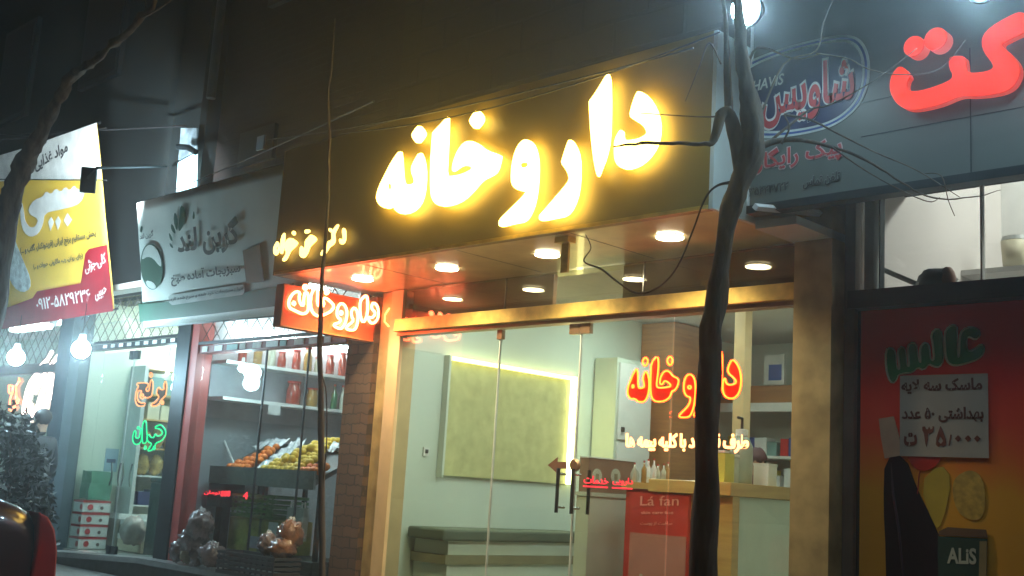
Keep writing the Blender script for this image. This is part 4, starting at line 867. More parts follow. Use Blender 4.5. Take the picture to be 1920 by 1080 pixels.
a = onY(432, 890, 6.75); build('paper_note', MB().box(a.x - .12, a.x + .12, 6.70, 6.704, a.z - .1, a.z + .06), mat('note_blue', (.25, .3, .33), .6), None, 'pale blue paper note on the dark scale left of the fruit', 'note')

def bulb(px, py, y, r, label, cordz=.5, energy=30, col=(.75, .93, 1)):
    c = onY(px, py, y); t = thing('hanging_bulb', c, label, 'lamp')
    build('globe', MB().blob(c, r, seg=18), G['led_white'], t, smooth=True)
    build('socket', MB().lathe(c + Vector((0, 0, r * .95)), [(r * .45, 0), (r * .35, .07)], 12), G['white'], t)
    build('cord', MB().tube([c + Vector((0, 0, r + .06)), c + Vector((0, 0, r + cordz))], .004, 5), G['black'], t)
    l = bpy.data.lights.new('bulb_glow', 'POINT'); l.energy = energy; l.color = col; l.shadow_soft_size = r
    lo = bpy.data.objects.new('bulb_glow', l); COL.objects.link(lo); lo.location = c - Vector((0, 0, r + .03))
bulb(455, 690, 6.62, .045, 'bright white bulb hanging inside the fruit shop', .5, 5)
for x in (-10.3, -9.2): build('ceiling_light', MB().box(x - .45, x + .45, 7.02, 7.10, 3.34, 3.39), G['fluor'], None, 'long white ceiling light above the %s of the fruit stand' % ('left half' if x < -10 else 'right end'), 'ceiling light', 'ceiling lights in the fruit shop')
bulb(152, 655, 5.35, .095, 'brilliant white bulb hanging before the rice shop post', .4, 14)
bulb(30, 670, 5.35, .095, 'brilliant white bulb hanging at the far left edge', .4, 14)
bulb(338, 697, 6.9, .04, 'small white bulb inside the rice shop beside the dark post', .5, 3)
bulb(315, 693, 7.6, .03, 'tiny dim bulb left of another inside the rice shop', .5, 4)

# ================================================================== RICE SHOP
RS = room('pale cream interior of the rice and pulses shop', -14.0, -11.45, 9.2, .34, 3.5, G['wall_cream'], y0=6.5)
for y in (7.3, 8.4):
    build('ceiling_light', MB().box(-13.4, -12.2, y - .06, y + .06, 3.44, 3.49), G['fluor'], None, 'long white ceiling light at the %s of the rice shop' % ('front' if y < 8 else 'back'), 'ceiling light', 'ceiling lights in the rice shop')
rf = thing('rice_shopfront', (-12.7, 6.4, .34), 'dark metal and glass shopfront with double doors under the green banner', 'shopfront')
build('post', MB().box(-14.34, -13.96, 6.28, 6.55, .3, 3.4), mat('blue_grey_metal', (.06, .09, .11), .5), rf)
mb = MB(); mb.add([(-13.96, 6.34, 2.74), (-11.42, 6.34, 2.74), (-11.42, 6.46, 2.74), (-13.96, 6.46, 2.74), (-13.96, 6.34, 2.80), (-11.42, 6.34, 2.80), (-11.42, 6.46, 2.80), (-13.96, 6.46, 2.80)], [(0, 1, 2, 3), (4, 5, 6, 7), (0, 1, 5, 4), (1, 2, 6, 5), (2, 3, 7, 6), (3, 0, 4, 7)])
build('transom_bar', mb, G['dark_metal'], rf)
for k in range(9):
    x = -13.2 + k * .2; build('sticker', MB().box(x, x + .09, 6.328, 6.336, 2.75, 2.79), G[['paper', 'shelf_grey', 'white'][k % 3]], rf)
build('upper_pane', MB().box(-13.95, -11.43, 6.44, 6.446, 2.81, 3.38), G['pane'], rf)
xa, xb, xc = YP(6.4).at(215, 900)[0], YP(6.4).at(180, 800)[0], -11.43
build('fixed_pane', MB().box(-13.95, xb - .01, 6.4, 6.408, .36, 2.735), G['pane'], rf)
def rdoor(x0, x1, sgn, label):
    d = thing('glass_door', ((x0 + x1) / 2, 6.4, .36), label, 'door')
    build('pane', MB().box(x0 + .004, x1 - .004, 6.396, 6.406, .37, 2.70), G['pane'], d)
    build('edge', MB().box(x0 if sgn > 0 else x1 - .004, x0 + .004 if sgn > 0 else x1, 6.394, 6.41, .37, 2.7), G['shelf_grey'], d)
    for z0, z1 in ((.37, .47), (2.6, 2.7)): build('patch_fitting', MB().box(x1 - .1 if sgn < 0 else x0 + .01, x1 - .01 if sgn < 0 else x0 + .1, 6.38, 6.42, z0, z1), G['dark_metal'], d)
    for yy in (6.33, 6.47):
        x = (x1 - .08 if sgn < 0 else x0 + .08); h = MB().tube([(x + sgn * .03, yy, 1.14), (x, yy, 1.22), (x, yy, 1.30), (x + sgn * .03, yy, 1.40)], .010, 8); build('handle', h, G['steel'], d)
    return d
xs = YP(6.4).at(226, 893)[0]
rdoor(xb, xs, -1, 'left glass door leaf of the rice shop beside the tissue packs')
rdoor(xs + .002, xc, 1, 'right glass door leaf of the rice shop with orange and green neon words')
grille(-13.95, -11.43, 2.84, 3.36, 6.36, 'diamond lattice grille over the rice shop doors')
# sloping stone threshold running along the two left shops
mb = MB(); Xs = [-24, -17.5, -13.9, -11.4, -8.42]; Zs = [.10, .2, .315, .428, .43]; vs = []
for x, z in zip(Xs, Zs): vs += [(x, 6.12, z), (x, 6.75, z), (x, 6.12, z - .055), (x, 6.75, z - .055)]
fs = [(0, 2, 3, 1)]
for i in range(4): k = i * 4; fs += [(k, k + 4, k + 5, k + 1), (k + 2, k + 3, k + 7, k + 6), (k, k + 2, k + 6, k + 4), (k + 1, k + 5, k + 7, k + 3)]
fs.append((16, 17, 19, 18)); mb.add(vs, fs); build('stone_threshold', mb, G['slab'], None, 'long grey stone threshold slab along the left shops', 'threshold')
mb = MB(); vs = []
for x, z in zip(Xs, Zs): vs += [(x, 6.18, z - .056), (x, 6.75, z - .056), (x, 6.18, .0), (x, 6.75, .0)]
mb.add(vs, fs); build('step_riser', mb, mat('riser', (.10, .10, .10), .7, ns=10, bump=.3), None, 'dark riser wall under the grey stone threshold', 'step')
# contents
def tissue(z, lb):
    t = thing('tissue_pack', (-13.8, 6.75, z), lb, 'tissue pack', 'stacked red and white packs'); x0, x1, y0, y1 = -13.95, -13.70, 6.56, 6.92
    build('carton', MB().box(x0, x1, y0, y1, z + .001, z + .135), G['white'], t, bevel=.006)
    build('red_band', MB().box(x0 - .002, x1 + .004, y0 - .004, y1 + .002, z + .118, z + .142), G['red'], t)
    build('emblem', MB().lathe((x1 - .0 + .003, y0 + .1, z + .062), [(.036, 0), (.036, .002)], 16, axis=(1, 0, 0)), G['red'], t)
    build('emblem', MB().lathe((x1 + .003, y0 + .25, z + .055), [(.022, 0), (.022, .002)], 12, axis=(1, 0, 0)), mat('emblem_dark', (.1, .05, .04), .5), t)
    build('emblem', MB().lathe((x0 + .22, y0 - .003, z + .062), [(.036, 0), (.036, .002)], 16, axis=(0, -1, 0)), G['red'], t)
for k, lb in enumerate(['bottom', 'second from the bottom', 'third from the bottom', 'top']): tissue(.345 + k * .147, 'red and white tissue pack, %s of the stack' % lb)
gb = MB(); N = 10
for (o_, ux, uy) in (((-13.94, 6.62, .945), (.24, 0, 0), (0, 0, .34)), ((-13.70, 6.62, .945), (0, .28, 0), (0, 0, .34)), ((-13.94, 6.62, 1.285), (.24, 0, 0), (0, .28, 0)), ((-13.94, 6.90, .945), (.24, 0, 0), (0, 0, .34)), ((-13.94, 6.62, .945), (0, .28, 0), (0, 0, .34))):
    vs = []
    for i in range(N):
        for j in range(N):
            p = Vector(o_) + Vector(ux) * (i / (N - 1)) + Vector(uy) * (j / (N - 1)); q = noise.noise_vector(p * 9) * .02; vs.append(p + q)
    gb.add(vs, [(i * N + j, (i + 1) * N + j, (i + 1) * N + j + 1, i * N + j + 1) for i in range(N - 1) for j in range(N - 1)])
build('green_sack', gb, mat('green_film', (.08, .25, .17), .3, ns=12, bump=.6), None, 'translucent green bag on top of the tissue pack stack', 'bag', smooth=True)
def ric(label, x0, x1, y0, y1, z0, z1, m_):
    t = thing('goods_box', ((x0 + x1) / 2, y0, z0), label, 'box'); build('carton', MB().box(x0, x1, y0, y1, z0 + .001, z1), m_, t, bevel=.006); build('lid_strip', MB().box(x0 - .003, x1 + .003, y0 - .003, y1, z1 - .06, z1 + .004), G['white'], t)
ric('dark lidded crate at the left of the cream boxes', -13.95, -13.6, 7.0, 7.4, .35, .78, mat('grey_card', (.25, .24, .2), .7))
ric('lower cream carton inside the rice shop doors', -13.58, -12.98, 7.0, 7.4, .35, .55, G['box_cream'])
ric('upper cream carton with a white edge inside the rice shop doors', -13.58, -12.98, 7.02, 7.4, .56, .72, G['box_cream'])
mb = MB().blob((-12.92, 6.85, .62), (.16, .14, .17), .3, 3, 20); build('goods_sack', mb, mat('pink_sack', (.5, .42, .38), .4, ns=8, bump=.8, var=.3), None, 'white and pink filled sack leaning on the green bin', 'sack', smooth=True)
gbn = thing('green_bin', (-12.3, 6.9, .35), 'tall dark green bin inside the rice shop by the post', 'bin')
a = YP(6.9).at(290, 900)
mb = MB(); mb.box(a[0], -11.55, 6.85, 7.3, .352, 1.2); build('body', mb, G['cabinet_green'], gbn, bevel=.02)
mb = MB(); mb.box(a[0] - .01, -11.54, 6.84, 7.31, 1.202, 1.26); build('lid', mb, G['cabinet_green'], gbn, bevel=.02); a2 = YP(6.84).at(308, 915)
build('orange_label', MB().box(a2[0] - .06, a2[0] + .06, 6.841, 6.848, a2[1] - .03, a2[1] + .03), mat('label_orange', (.35, .13, .05), .6), gbn)
su = thing('goods_shelving', (-13.9, 7.6, .35), 'tall cream shelving with bagged goods on the rice shop side wall', 'shelving')
build('upright', MB().box(-13.99, -13.6, 7.12, 7.17, .35, 2.65), G['shelf_grey'], su); build('upright', MB().box(-13.99, -13.6, 9.0, 9.05, .35, 2.65), G['shelf_grey'], su)
for z in (.9, 1.27, 1.62, 1.98, 2.3, 2.62): build('shelf', MB().box(-13.99, -13.6, 7.172, 8.998, z - .02, z), G['wood_yellow'] if z > 1.5 else G['white'], su)
rnd = random.Random(9)
specs = [(1.62, 'rice_bag', 'rice_gold', 'bag', 'glossy golden bag of rice'), (1.27, 'rice_bag', 'rice_gold', 'bag', 'golden bag of rice'), (.9, 'blue_pack', 'navy', 'pack', 'dark blue pack of goods'), (1.98, 'cream_box', 'box_cream', 'box', 'cream goods box'), (2.3, 'teal_box', 'teal_card', 'box', 'teal flat goods box')]
for (z, nm, m_, cat, lb), wh in zip(specs, ('on the middle shelf', 'on the shelf below the middle', 'on the lowest shelf', 'on the shelf behind the green neon word', 'on the top shelf')):
    y = 7.24; nb = -1
    while y < 8.7:
        nb += 1
        wy = rnd.uniform(.13, .2); h = rnd.uniform(.2, .28)
        if 'bag' in nm: mb = MB().blob((-13.78, y + wy / 2, z + h / 2), (.12, wy * .48, h / 2), .3, 4, 14); sm = True
        else: mb = MB().box(-13.9, -13.64, y, y + wy, z + .001, z + h * .8); sm = False
        build(nm, mb, G[m_], None, '%s, %s from the left %s' % (lb, ORD[nb], wh.replace('behind the green neon word', 'behind the neon')), cat, 'goods %s of the rice shop' % wh, smooth=sm); y += wy + .02
po2 = onX(208, 865, -13.98)
wp = thing('wall_picture', po2, 'small pale blue picture on the rice shop wall behind the door handles', 'picture'); build('sheet', MB().box(-13.995, -13.98, po2.y - .08, po2.y + .09, po2.z - .13, po2.z + .16), mat('pale_blue', (.3, .42, .5), .6), wp); build('image', MB().box(-13.979, -13.975, po2.y - .06, po2.y + .06, po2.z - .02, po2.z + .03), G['navy'], wp)
# neon words, traced outline strokes
PN = YP(6.44)
Kn = (240, 680, .20374)
rc = [[(345,165),(357,200),(352,290),(335,315),(300,350),(285,385),(250,402),(215,402),(215,380),(250,365),(275,335),(285,310),(260,285),(270,240),(290,225),(295,245),(325,250),(335,235),(325,215)],
      [(215,150),(232,180),(228,260),(215,315),(170,325),(150,315),(135,335),(115,325),(110,300),(130,260),(95,255),(85,290),(85,340),(110,370),(160,370),(150,400),(100,402),(75,380),(65,330),(75,260),(100,215),(80,205),(90,185),(180,185),(190,215),(165,235),(170,265),(195,260),(200,200)]]
rd = [[(210,88),(228,110),(212,140),(195,115)], [(318,350),(330,368),(318,388),(305,370)], [(132,285),(145,300),(135,315),(122,300)]]
nr = thing('orange_neon_word', PN.pt(*PN.at(282, 735)), 'orange outlined neon word on the right rice shop door', 'neon sign')
for l in rc:
    lp = scl(l, *Kn); mb = MB(); shape(mb, PN, [lp], .003, -.006, 1); L_ = build('letter', mb, mat('neon_back', (.06, .03, .035), .5), nr); build('tube', neon(MB(), PN, lp, .008, .004), G['neon_orange'], L_)
for l in rd: build('dot', neon(MB(), PN, scl(l, *Kn), .008, .004), G['neon_orange'], nr)
gr_ = [[(300,570),(325,590),(350,630),(345,670),(310,720),(255,740),(245,775),(215,810),(175,812),(200,780),(220,745),(185,730),(170,690),(190,655),(210,690),(240,690),(250,650),(270,680),(310,665),(320,640),(295,610),(240,600),(270,580)],
       [(160,525),(170,560),(172,640),(180,700),(160,745),(130,740),(130,640),(135,560)],
       [(60,620),(75,640),(65,690),(100,700),(115,640),(110,600),(128,620),(130,690),(110,745),(70,755),(45,730),(42,680)]]
gd = [[(95,588),(105,600),(95,612),(82,600)], [(158,760),(170,785),(158,805),(148,785)], [(240,765),(252,785),(242,805),(230,785)]]
ng = thing('green_neon_word', PN.pt(*PN.at(282, 820)), 'green outlined neon word under the orange one on the rice shop door', 'neon sign')
for l in gr_:
    lp = scl(l, *Kn); mb = MB(); shape(mb, PN, [lp], .003, -.006, 1); L_ = build('letter', mb, G['green_dark'], ng); build('tube', neon(MB(), PN, lp, .008, .004), G['neon_green'], L_)
for l in gd: build('dot', neon(MB(), PN, scl(l, *Kn), .008, .004), G['neon_green'], ng)

# ================================================================== FAR LEFT SHOP
LS = room('brilliantly lit white interior of the far left shop', -19.5, -14.36, 9.5, .15, 3.4, G['wall_in'], y0=6.5)
for x in (-15.8, -17.5):
    for y in (7.2, 8.2): build('ceiling_light', MB().box(x - .6, x + .6, y - .08, y + .08, 3.33, 3.39), glow('fluor2', (.75, .95, 1), 30), None, 'long white far left shop ceiling light at the %s %s' % ('front' if y < 8 else 'back', 'left' if x < -16 else 'right'), 'ceiling light', 'ceiling lights in the far left shop')
lf_ = thing('far_left_shopfront', (-16, 6.4, .2), 'glass shopfront at the far left edge under the yellow banner', 'shopfront')
build('transom_bar', MB().box(-19.5, -14.345, 6.32, 6.46, 2.50, 2.60), G['dark_metal'], lf_)
build('pane', MB().box(-19.5, -14.345, 6.4, 6.408, .2, 2.495), G['pane'], lf_)
build('upper_pane', MB().box(-19.5, -14.345, 6.44, 6.446, 2.61, 3.38), G['pane'], lf_)
grille(-19.5, -14.345, 2.63, 3.36, 6.36, 'diamond lattice grille under the yellow banner at the far left')
K3 = (0, 560, .2222); PL_ = YP(6.38)
st_ = [[(165,680),(150,720),(135,740),(140,830),(160,860),(150,890),(135,870),(135,800)], [(75,730),(75,790),(85,800)], [(85,730),(110,740),(110,780),(85,850),(80,940),(95,945)], [(125,900),(130,925),(118,940),(112,915),(125,900)], [(160,670),(170,700)]]
ol = thing('orange_script_sign', PL_.pt(*PL_.at(25, 740)), 'thin orange neon script at the far left edge', 'neon sign')
for l in st_: build('stroke', neon(MB(), PL_, scl(l, *K3), .014, .0, 0, closed=False), G['neon_orange'], ol)
ws = thing('white_script_sign', PL_.pt(*PL_.at(90, 720)), 'large overexposed white neon script on the far left shop glass', 'neon sign')
big = [[(320,620),(260,700),(230,780),(205,900),(200,960),(230,985),(250,930),(235,890),(215,920)], [(430,620),(400,700),(350,800),(320,900),(270,1000),(240,1040)], [(500,620),(470,720),(430,820),(380,900),(330,960),(300,940),(330,900)], [(380,640),(300,720),(260,800)], [(460,640),(445,760),(380,860)], [(345,570),(400,520),(440,450)], [(430,565),(480,500),(540,410)], [(450,570),(510,500),(545,430)]]
for l in big: build('stroke', neon(MB(), YP(6.37), scl(l, *K3), .028, 0, 0, closed=False), G['neon_pinkwhite'], ws)

# ================================================================== BANNERS
def banner(name, label, TL, TR, BR, BL_, m_, bulge=.03):
    """hung cloth from four world corners"""
    t = thing(name, tuple(BL_), label, 'banner'); N, M_ = 20, 12; vs, fs = [], []
    nrm = (Vector(BR) - Vector(BL_)).cross(Vector(TL) - Vector(BL_)).normalized()
    for j in range(M_ + 1):
        for i in range(N + 1):
            u, v = i / N, j / M_; p = (Vector(BL_) * (1 - u) + Vector(BR) * u) * (1 - v) + (Vector(TL) * (1 - u) + Vector(TR) * u) * v
            vs.append(p - nrm * (bulge * .25 * (1 + noise.noise(Vector((u * 5, v * 3, 0))))))
    for j in range(M_):
        for i in range(N): k = j * (N + 1) + i; fs.append((k, k + 1, k + N + 2, k + N + 1))
    mb = MB().add(vs, fs); o = build('cloth', mb, m_, t, smooth=True); s = o.modifiers.new('th', 'SOLIDIFY'); s.thickness = .006; s.offset = 1
    fb = MB(); 
    for a_, b__ in ((TL, TR), (BL_, BR)): fb.tube([Vector(a_) - nrm * .05, Vector(b__) - nrm * .05], .015, 6)
    build('frame', fb, G['dark_metal'], t)
    return t, Plane(BL_, Vector(BR) - Vector(BL_), (Vector(TL) - Vector(BL_)) - (Vector(BR) - Vector(BL_)).normalized() * (Vector(TL) - Vector(BL_)).dot((Vector(BR) - Vector(BL_)).normalized()))
gb_, PG = banner('green_banner', 'grey white and green shop banner with leaf emblem above the rice and fruit shops', (-11.33, 5.6, 4.14), (-8.34, 5.6, 4.14), (-8.34, 5.85, 2.80), (-11.33, 5.85, 2.83), G['cloth_white'])
K2 = (220, 320, .27778)
def k2(p): return scl(p, *K2)
def pic(parent, name, P, loops, m_, w0, sm=1):
    mb = MB(); shape(mb, P, loops, .002, w0, sm); return build(name, mb, m_, parent)
gmid = mat('banner_green', (.035, .13, .08), .55, ns=2, var=.15); gdk = mat('banner_darkgreen', (.05, .12, .08), .55); gtx = mat('banner_text', (.10, .11, .10), .55)
pic(gb_, 'printed_band', PG, [k2([(143, 900), (700, 850), (1190, 760), (1190, 900), (700, 960), (152, 1022)])], gmid, .006, 0)
pic(gb_, 'printed_oval', PG, [k2([(215,487),(270,510),(300,590),(308,680),(290,770),(240,812),(190,780),(160,700),(155,600),(175,520)])], gdk, .009, 2)
pic(gb_, 'printed_plate', PG, [k2([(215,495),(262,518),(292,590),(298,650),(280,640),(240,590),(200,580),(170,600),(165,590),(182,525)])], G['cloth_white'], .012, 1)
pic(gb_, 'printed_plate', PG, [k2([(190,740),(240,750),(265,790),(235,802),(200,780)])], G['cloth_white'], .012, 1)
for l in ([(425,230),(455,250),(460,330),(430,400),(410,410),(415,320)], [(385,275),(405,310),(408,380),(400,410),(378,340)], [(365,355),(385,385),(395,430),(370,410),(360,380)], [(345,415),(365,440),(375,480),(355,465)], [(350,485),(370,500),(378,525),(358,515)], [(515,260),(525,320),(505,330)], [(160,370),(172,380),(165,420),(150,410)]):
    pic(gb_, 'printed_leaf', PG, [k2(l)], gdk, .006)
pic(gb_, 'printed_box', PG, [k2([(845, 540), (960, 495), (990, 750), (870, 760)])], mat('box_print', (.22, .13, .08), .5), .006, 0)
pic(gb_, 'printed_bar', PG, [k2([(345, 850), (360, 838), (845, 765), (858, 780), (855, 825), (840, 838), (370, 908), (348, 890)])], mat('bar_print', (.45, .48, .44), .5), .010, 0)
lines(gb_, gtx, PG, [(a, *k2([b, c]), h, bo) for a, b, c, h, bo in (('گرین لند', (410, 600), (825, 540), 62, .03), ('سبزیجات آماده طبخ', (365, 785), (832, 712), 26, .03), ('گرین لند', (152, 475), (243, 450), 14, .02), ('انواع سبزیجات خرد شده و سرخ شده تازه', (360, 890), (845, 815), 9, .01))], w0=.014)

yTR, yBR = Vector((-12.56, 5.6, 5.27)), Vector((-12.56, 6.09, 3.15))
yTL, yBL = Vector((-15.6, 5.6, 5.27)), Vector((-15.6, 6.09, 3.15))
yb, PY_ = banner('yellow_banner', 'tall yellow and white shop banner with a red corner at the far left', yTL, yTR, yBR, yBL, G['yellow_print'])
KY = (0, 180, .27778)
def ky(p): return scl(p, *KY)
wht = mat('banner_white2', (.75, .76, .72), .5)
pic(yb, 'printed_white', PY_, [ky([(-300, 470), (0, 400), (200, 340), (650, 180), (685, 560), (560, 560), (400, 565), (150, 565), (-300, 600)])], wht, .008, 0)
pic(yb, 'printed_white_word', PY_, [ky([(150,710),(135,760),(140,850),(160,920),(205,955),(260,930),(290,870),(300,790),(390,770),(480,750),(545,720),(575,640),(520,630),(500,600),(470,640),(440,610),(410,650),(375,620),(345,665),(310,640),(290,680),(230,700),(190,760),(200,800),(260,830),(240,880),(205,890),(170,850),(160,780)])], wht, .012, 1)
for l in ([(325, 850), (345, 815), (365, 850), (340, 910)], [(372, 845), (392, 810), (412, 845), (390, 905)], [(430, 840), (455, 790), (485, 835), (455, 880)]): pic(yb, 'printed_dot', PY_, [ky(l)], wht, .012, 0)
pic(yb, 'printed_drop', PY_, [ky([(55, 875), (85, 920), (110, 1000), (160, 1120), (205, 1230), (205, 1300), (150, 1330), (90, 1290), (50, 1200), (40, 1000)])], mat('rice_photo', (.5, .6, .6), .5, ns=12, var=.4), .012, 1)
KY2 = (0, 420, .27778)
def ky2(p): return scl(p, *KY2)
pic(yb, 'printed_red_corner', PY_, [ky2([(-300, 620), (60, 560), (220, 500), (250, 455), (545, 400), (575, 200), (600, 170), (722, 138), (762, 588), (200, 680), (-300, 760)])], mat('banner_red', (.3, .012, .025), .5), .012, 0)
lines(yb, G['text_dark'], PY_, [(a, *K([b, c]), h, .02) for a, b, c, h, K in (('مواد غذایی', (240, 520), (460, 395), 26, ky), ('پخش مستقیم برنج ایرانی (فریدونکنار، گلاب و ...)', (140, 220), (650, 100), 18, ky2), ('(چای، روغن، رب، ماکارونی، حبوبات و ...)', (228, 315), (560, 240), 12, ky2))], w0=.016)
lines(yb, wht, PY_, [(a, *ky2([b, c]), h, .01) for a, b, c, h in (('کلی-جزئی', (578, 345), (715, 280), 24), ('حبیبی', (645, 525), (720, 490), 18), ('۰۹۱۲-۵۸۲۹۲۳۶', (248, 585), (612, 520), 22))], w0=.018)
def arm_lamp(c, d, L_up, label, energy, lit):
    t = thing('arm_floodlight', c, label, 'lamp'); c = Vector(c); d = Vector(d).normalized(); s = d.cross(Vector((0, 0, 1))).normalized(); u = s.cross(d)
    mb = MB(); P = Plane(c, s, u); mb.obox(P, -.075, .075, -.13, .13, -.03, .03); build('housing', mb, G['dark_metal'], t, bevel=.01)
    mb = MB(); mb.obox(P, -.06, .06, -.11, .11, -.04, -.032); build('lens', mb, lit, t)
    build('arm', MB().tube([c + u * .02 + P.n * .03, c + P.n * .25 + Vector((.1, .1, .1)), L_up], .014, 8), G['dark_metal'], t)
    l = bpy.data.lights.new('arm_beam', 'SPOT'); l.energy = energy; l.color = (.78, .93, 1); l.spot_size = math.radians(82); l.spot_blend = .7; l.shadow_soft_size = .08
    lo = bpy.data.objects.new('arm_beam', l); COL.objects.link(lo); lo.location = c - P.n * .06
    lo.rotation_euler = (-P.n).to_track_quat('-Z', 'Y').to_euler()
c = onY(166, 338, 4.9)
arm_lamp(c, (-.7, .6, .12), (-12.3, 6.4, 4.9), 'dark floodlight on an arm lighting the yellow banner', 1500, glow('arm_lens', (.85, .95, 1), 14))
# narrow lit sign seen between the dark pilasters
sl = thing('narrow_lit_sign', (-12.2, 6.3, 4.5), 'narrow bluish white lit sign between dark pilasters above the green banner', 'sign')
P = YP(6.45); a = P.at(331, 368); b = P.at(368, 286)
mb = MB(); shape(mb, P, [[(330, 368), (334, 305), (368, 286), (366, 362)]], .02, 0, 0); build('face', mb, G['lit_white_sign'], sl)  # emission stands in for the floodlight falling on this white face
mb = MB(); shape(mb, P, [[(334, 300), (339, 240), (369, 240), (368, 282)]], .02, 0, 0); build('upper_face', mb, mat('unlit_face', (.25, .32, .36), .6, ns=9, var=.5), sl)
build('lamp', MB().tube([onY(333, 275, 6.2), onY(352, 276, 6.25), onY(368, 286, 6.3)], .035, 8), G['dark_metal'], sl)

# ================================================================== CABLES
def cable(p0, p1, y0, y1, sag, r, label):
    a = onY(p0[0], p0[1], y0); b = onY(p1[0], p1[1], y1); pts = [a.lerp(b, k / 16) - Vector((0, 0, sag * 4 * (k / 16) * (1 - k / 16))) for k in range(17)]
    build('overhead_cable', MB().tube(pts, r, 5), G['black'], None, label, 'cable', 'overhead cables')
cable((-40, 256), (350, 236), 5.2, 6.3, .0, .012, 'dark overhead cable crossing the top of the yellow banner')
cable((-40, 268), (200, 240), 5.1, 5.9, .0, .012, 'second dark cable just under another across the yellow banner top')
cable((-40, 336), (200, 338), 5.0, 5.5, .0, .007, 'thin wire crossing the middle of the yellow banner')
cable((330, 354), (700, 190), 6.1, 4.9, .02, .006, 'thin wire rising to the right above the green banner')
cable((500, 262), (1300, 90), 4.9, 4.9, .06, .006, 'thin wire crossing above the yellow glowing letters')
cable((640, 250), (1350, 60), 4.8, 4.8, .10, .005, 'second thin wire crossing above the yellow glowing letters')

# ================================================================== TREES
def tree(name, label, limbs, cat='tree', m_=None):
    """limbs: list of (y, [(px,py,width_px,dy)...]) ; first is the trunk"""
    base = None; t = None
    for k, (y, pts) in enumerate(limbs):
        P3, R3 = [], []
        for i, q in enumerate(pts):
            yy = y + (q[3] if len(q) > 3 else 0); p = onY(q[0], q[1], yy); dep = (p - Vector((0, 0, EYE))).dot(fwd); P3.append(p); R3.append(q[2] * (.5 if k == 0 or q[2] > 12 else .36) * dep / F)
        # catmull refine
        Q, S = [], []
        for i in range(len(P3) - 1):
            p0, p1, p2, p3 = P3[max(i - 1, 0)], P3[i], P3[i + 1], P3[min(i + 2, len(P3) - 1)]
            for s in range(5):
                u = s / 5; Q.append(.5 * ((2 * p1) + (p2 - p0) * u + (2 * p0 - 5 * p1 + 4 * p2 - p3) * u * u + (3 * p1 - p0 - 3 * p2 + p3) * u ** 3))
                S.append((R3[i] * (1 - u) + R3[i + 1] * u) * (1 + .10 * noise.noise(Q[-1] * 9)))
        Q.append(P3[-1]); S.append(R3[-1])
        if k == 0:
            g = Q[0].copy(); g.z = .2; Q = [g, g + Vector((0, 0, .15))] + Q; S = [S[0] * 1.5, S[0] * 1.15] + S
            t = thing(name, g, label, cat)
        tm_ = MB().tube(Q, S, 18 if S[0] > .02 else 6)
        if S[0] > .02:
            for v in tm_.v:
                v += noise.noise_vector(Vector((v.x * 14, v.y * 14, v.z * 5))) * S[0] * .22 + noise.noise_vector(v * 45) * S[0] * .10
        build('trunk' if k == 0 else 'branch', tm_, m_ or G['bark'], t, smooth=True)
    return t
tree('street_tree', 'bare street tree with a dark leaning trunk forking before the right sign', [
 (4.6, [(1318, 1078, 52), (1325, 900, 47), (1330, 700, 40), (1342, 560, 38), (1362, 430, 36), (1385, 350, 38), (1410, 285, 42), (1408, 210, 38), (1395, 150, 28), (1388, 60, 22), (1375, -60, 16)]),
 (4.6, [(1392, 330, 30), (1372, 225, 26, -.05), (1352, 215, 22, -.1), (1340, 262, 16, -.15), (1320, 270, 12, -.2), (1260, 268, 9, -.3), (1190, 270, 7, -.4), (1150, 275, 5, -.45)]),
 (4.6, [(1368, 225, 18), (1364, 150, 14), (1362, 60, 12), (1350, -40, 8)]),
 (4.6, [(1355, 218, 6), (1320, 219, 4, -.05), (1260, 216, 3, -.1), (1200, 212, 2, -.15)]),
 (4.6, [(1372, 342, 10), (1345, 348, 7, -.05), (1322, 372, 6, -.1), (1300, 430, 5, -.12), (1270, 500, 5, -.15), (1235, 538, 6, -.15), (1195, 550, 7, -.15), (1160, 530, 6, -.15), (1128, 505, 6, -.15), (1095, 490, 4, -.15), (1108, 465, 3, -.15), (1098, 440, 2, -.15)]),
 (4.6, [(1398, 290, 16), (1440, 268, 14, .1), (1500, 262, 11, .2), (1560, 275, 9, .3), (1625, 300, 7, .4), (1690, 342, 5, .5), (1750, 371, 4, .6), (1820, 370, 3.5, .7), (1876, 357, 2, .8)]),
 (4.7, [(1560, 276, 5), (1620, 318, 4, .1), (1680, 352, 3.5, .2), (1740, 378, 3, .3), (1762, 370, 2, .35)]),
 (4.7, [(1440, 268, 9), (1480, 235, 8, .1), (1520, 205, 6, .2), (1560, 195, 4, .25), (1640, 150, 3, .3), (1720, 90, 2, .4)]),
 (4.7, [(1470, 215, 8), (1520, 225, 6, .1), (1570, 250, 5, .2), (1640, 285, 4, .3), (1720, 320, 3, .4), (1800, 370, 2, .5)]),
 (4.7, [(1425, 220, 7), (1470, 120, 5, .1), (1530, 95, 4, .2), (1545, 40, 2.5, .25), (1570, -20, 2, .3)]),
 (4.7, [(1530, 100, 4), (1590, 110, 3, .1), (1630, 130, 3, .2), (1690, 140, 2.5, .3), (1760, 130, 2, .35), (1810, 75, 1.5, .4)]),
 (4.6, [(1395, 150, 8), (1420, 90, 7, .05), (1490, 110, 5, .1), (1540, 100, 3, .15)]),
 (4.6, [(1352, 120, 5), (1330, 80, 4), (1310, 128, 3), (1285, 190, 2)]),
 (4.7, [(1735, 325, 3), (1765, 330, 3), (1778, 375, 2.5), (1790, 405, 2)]),
 (4.6, [(1465, 270, 7), (1480, 240, 5), (1470, 215, 4)]),
])
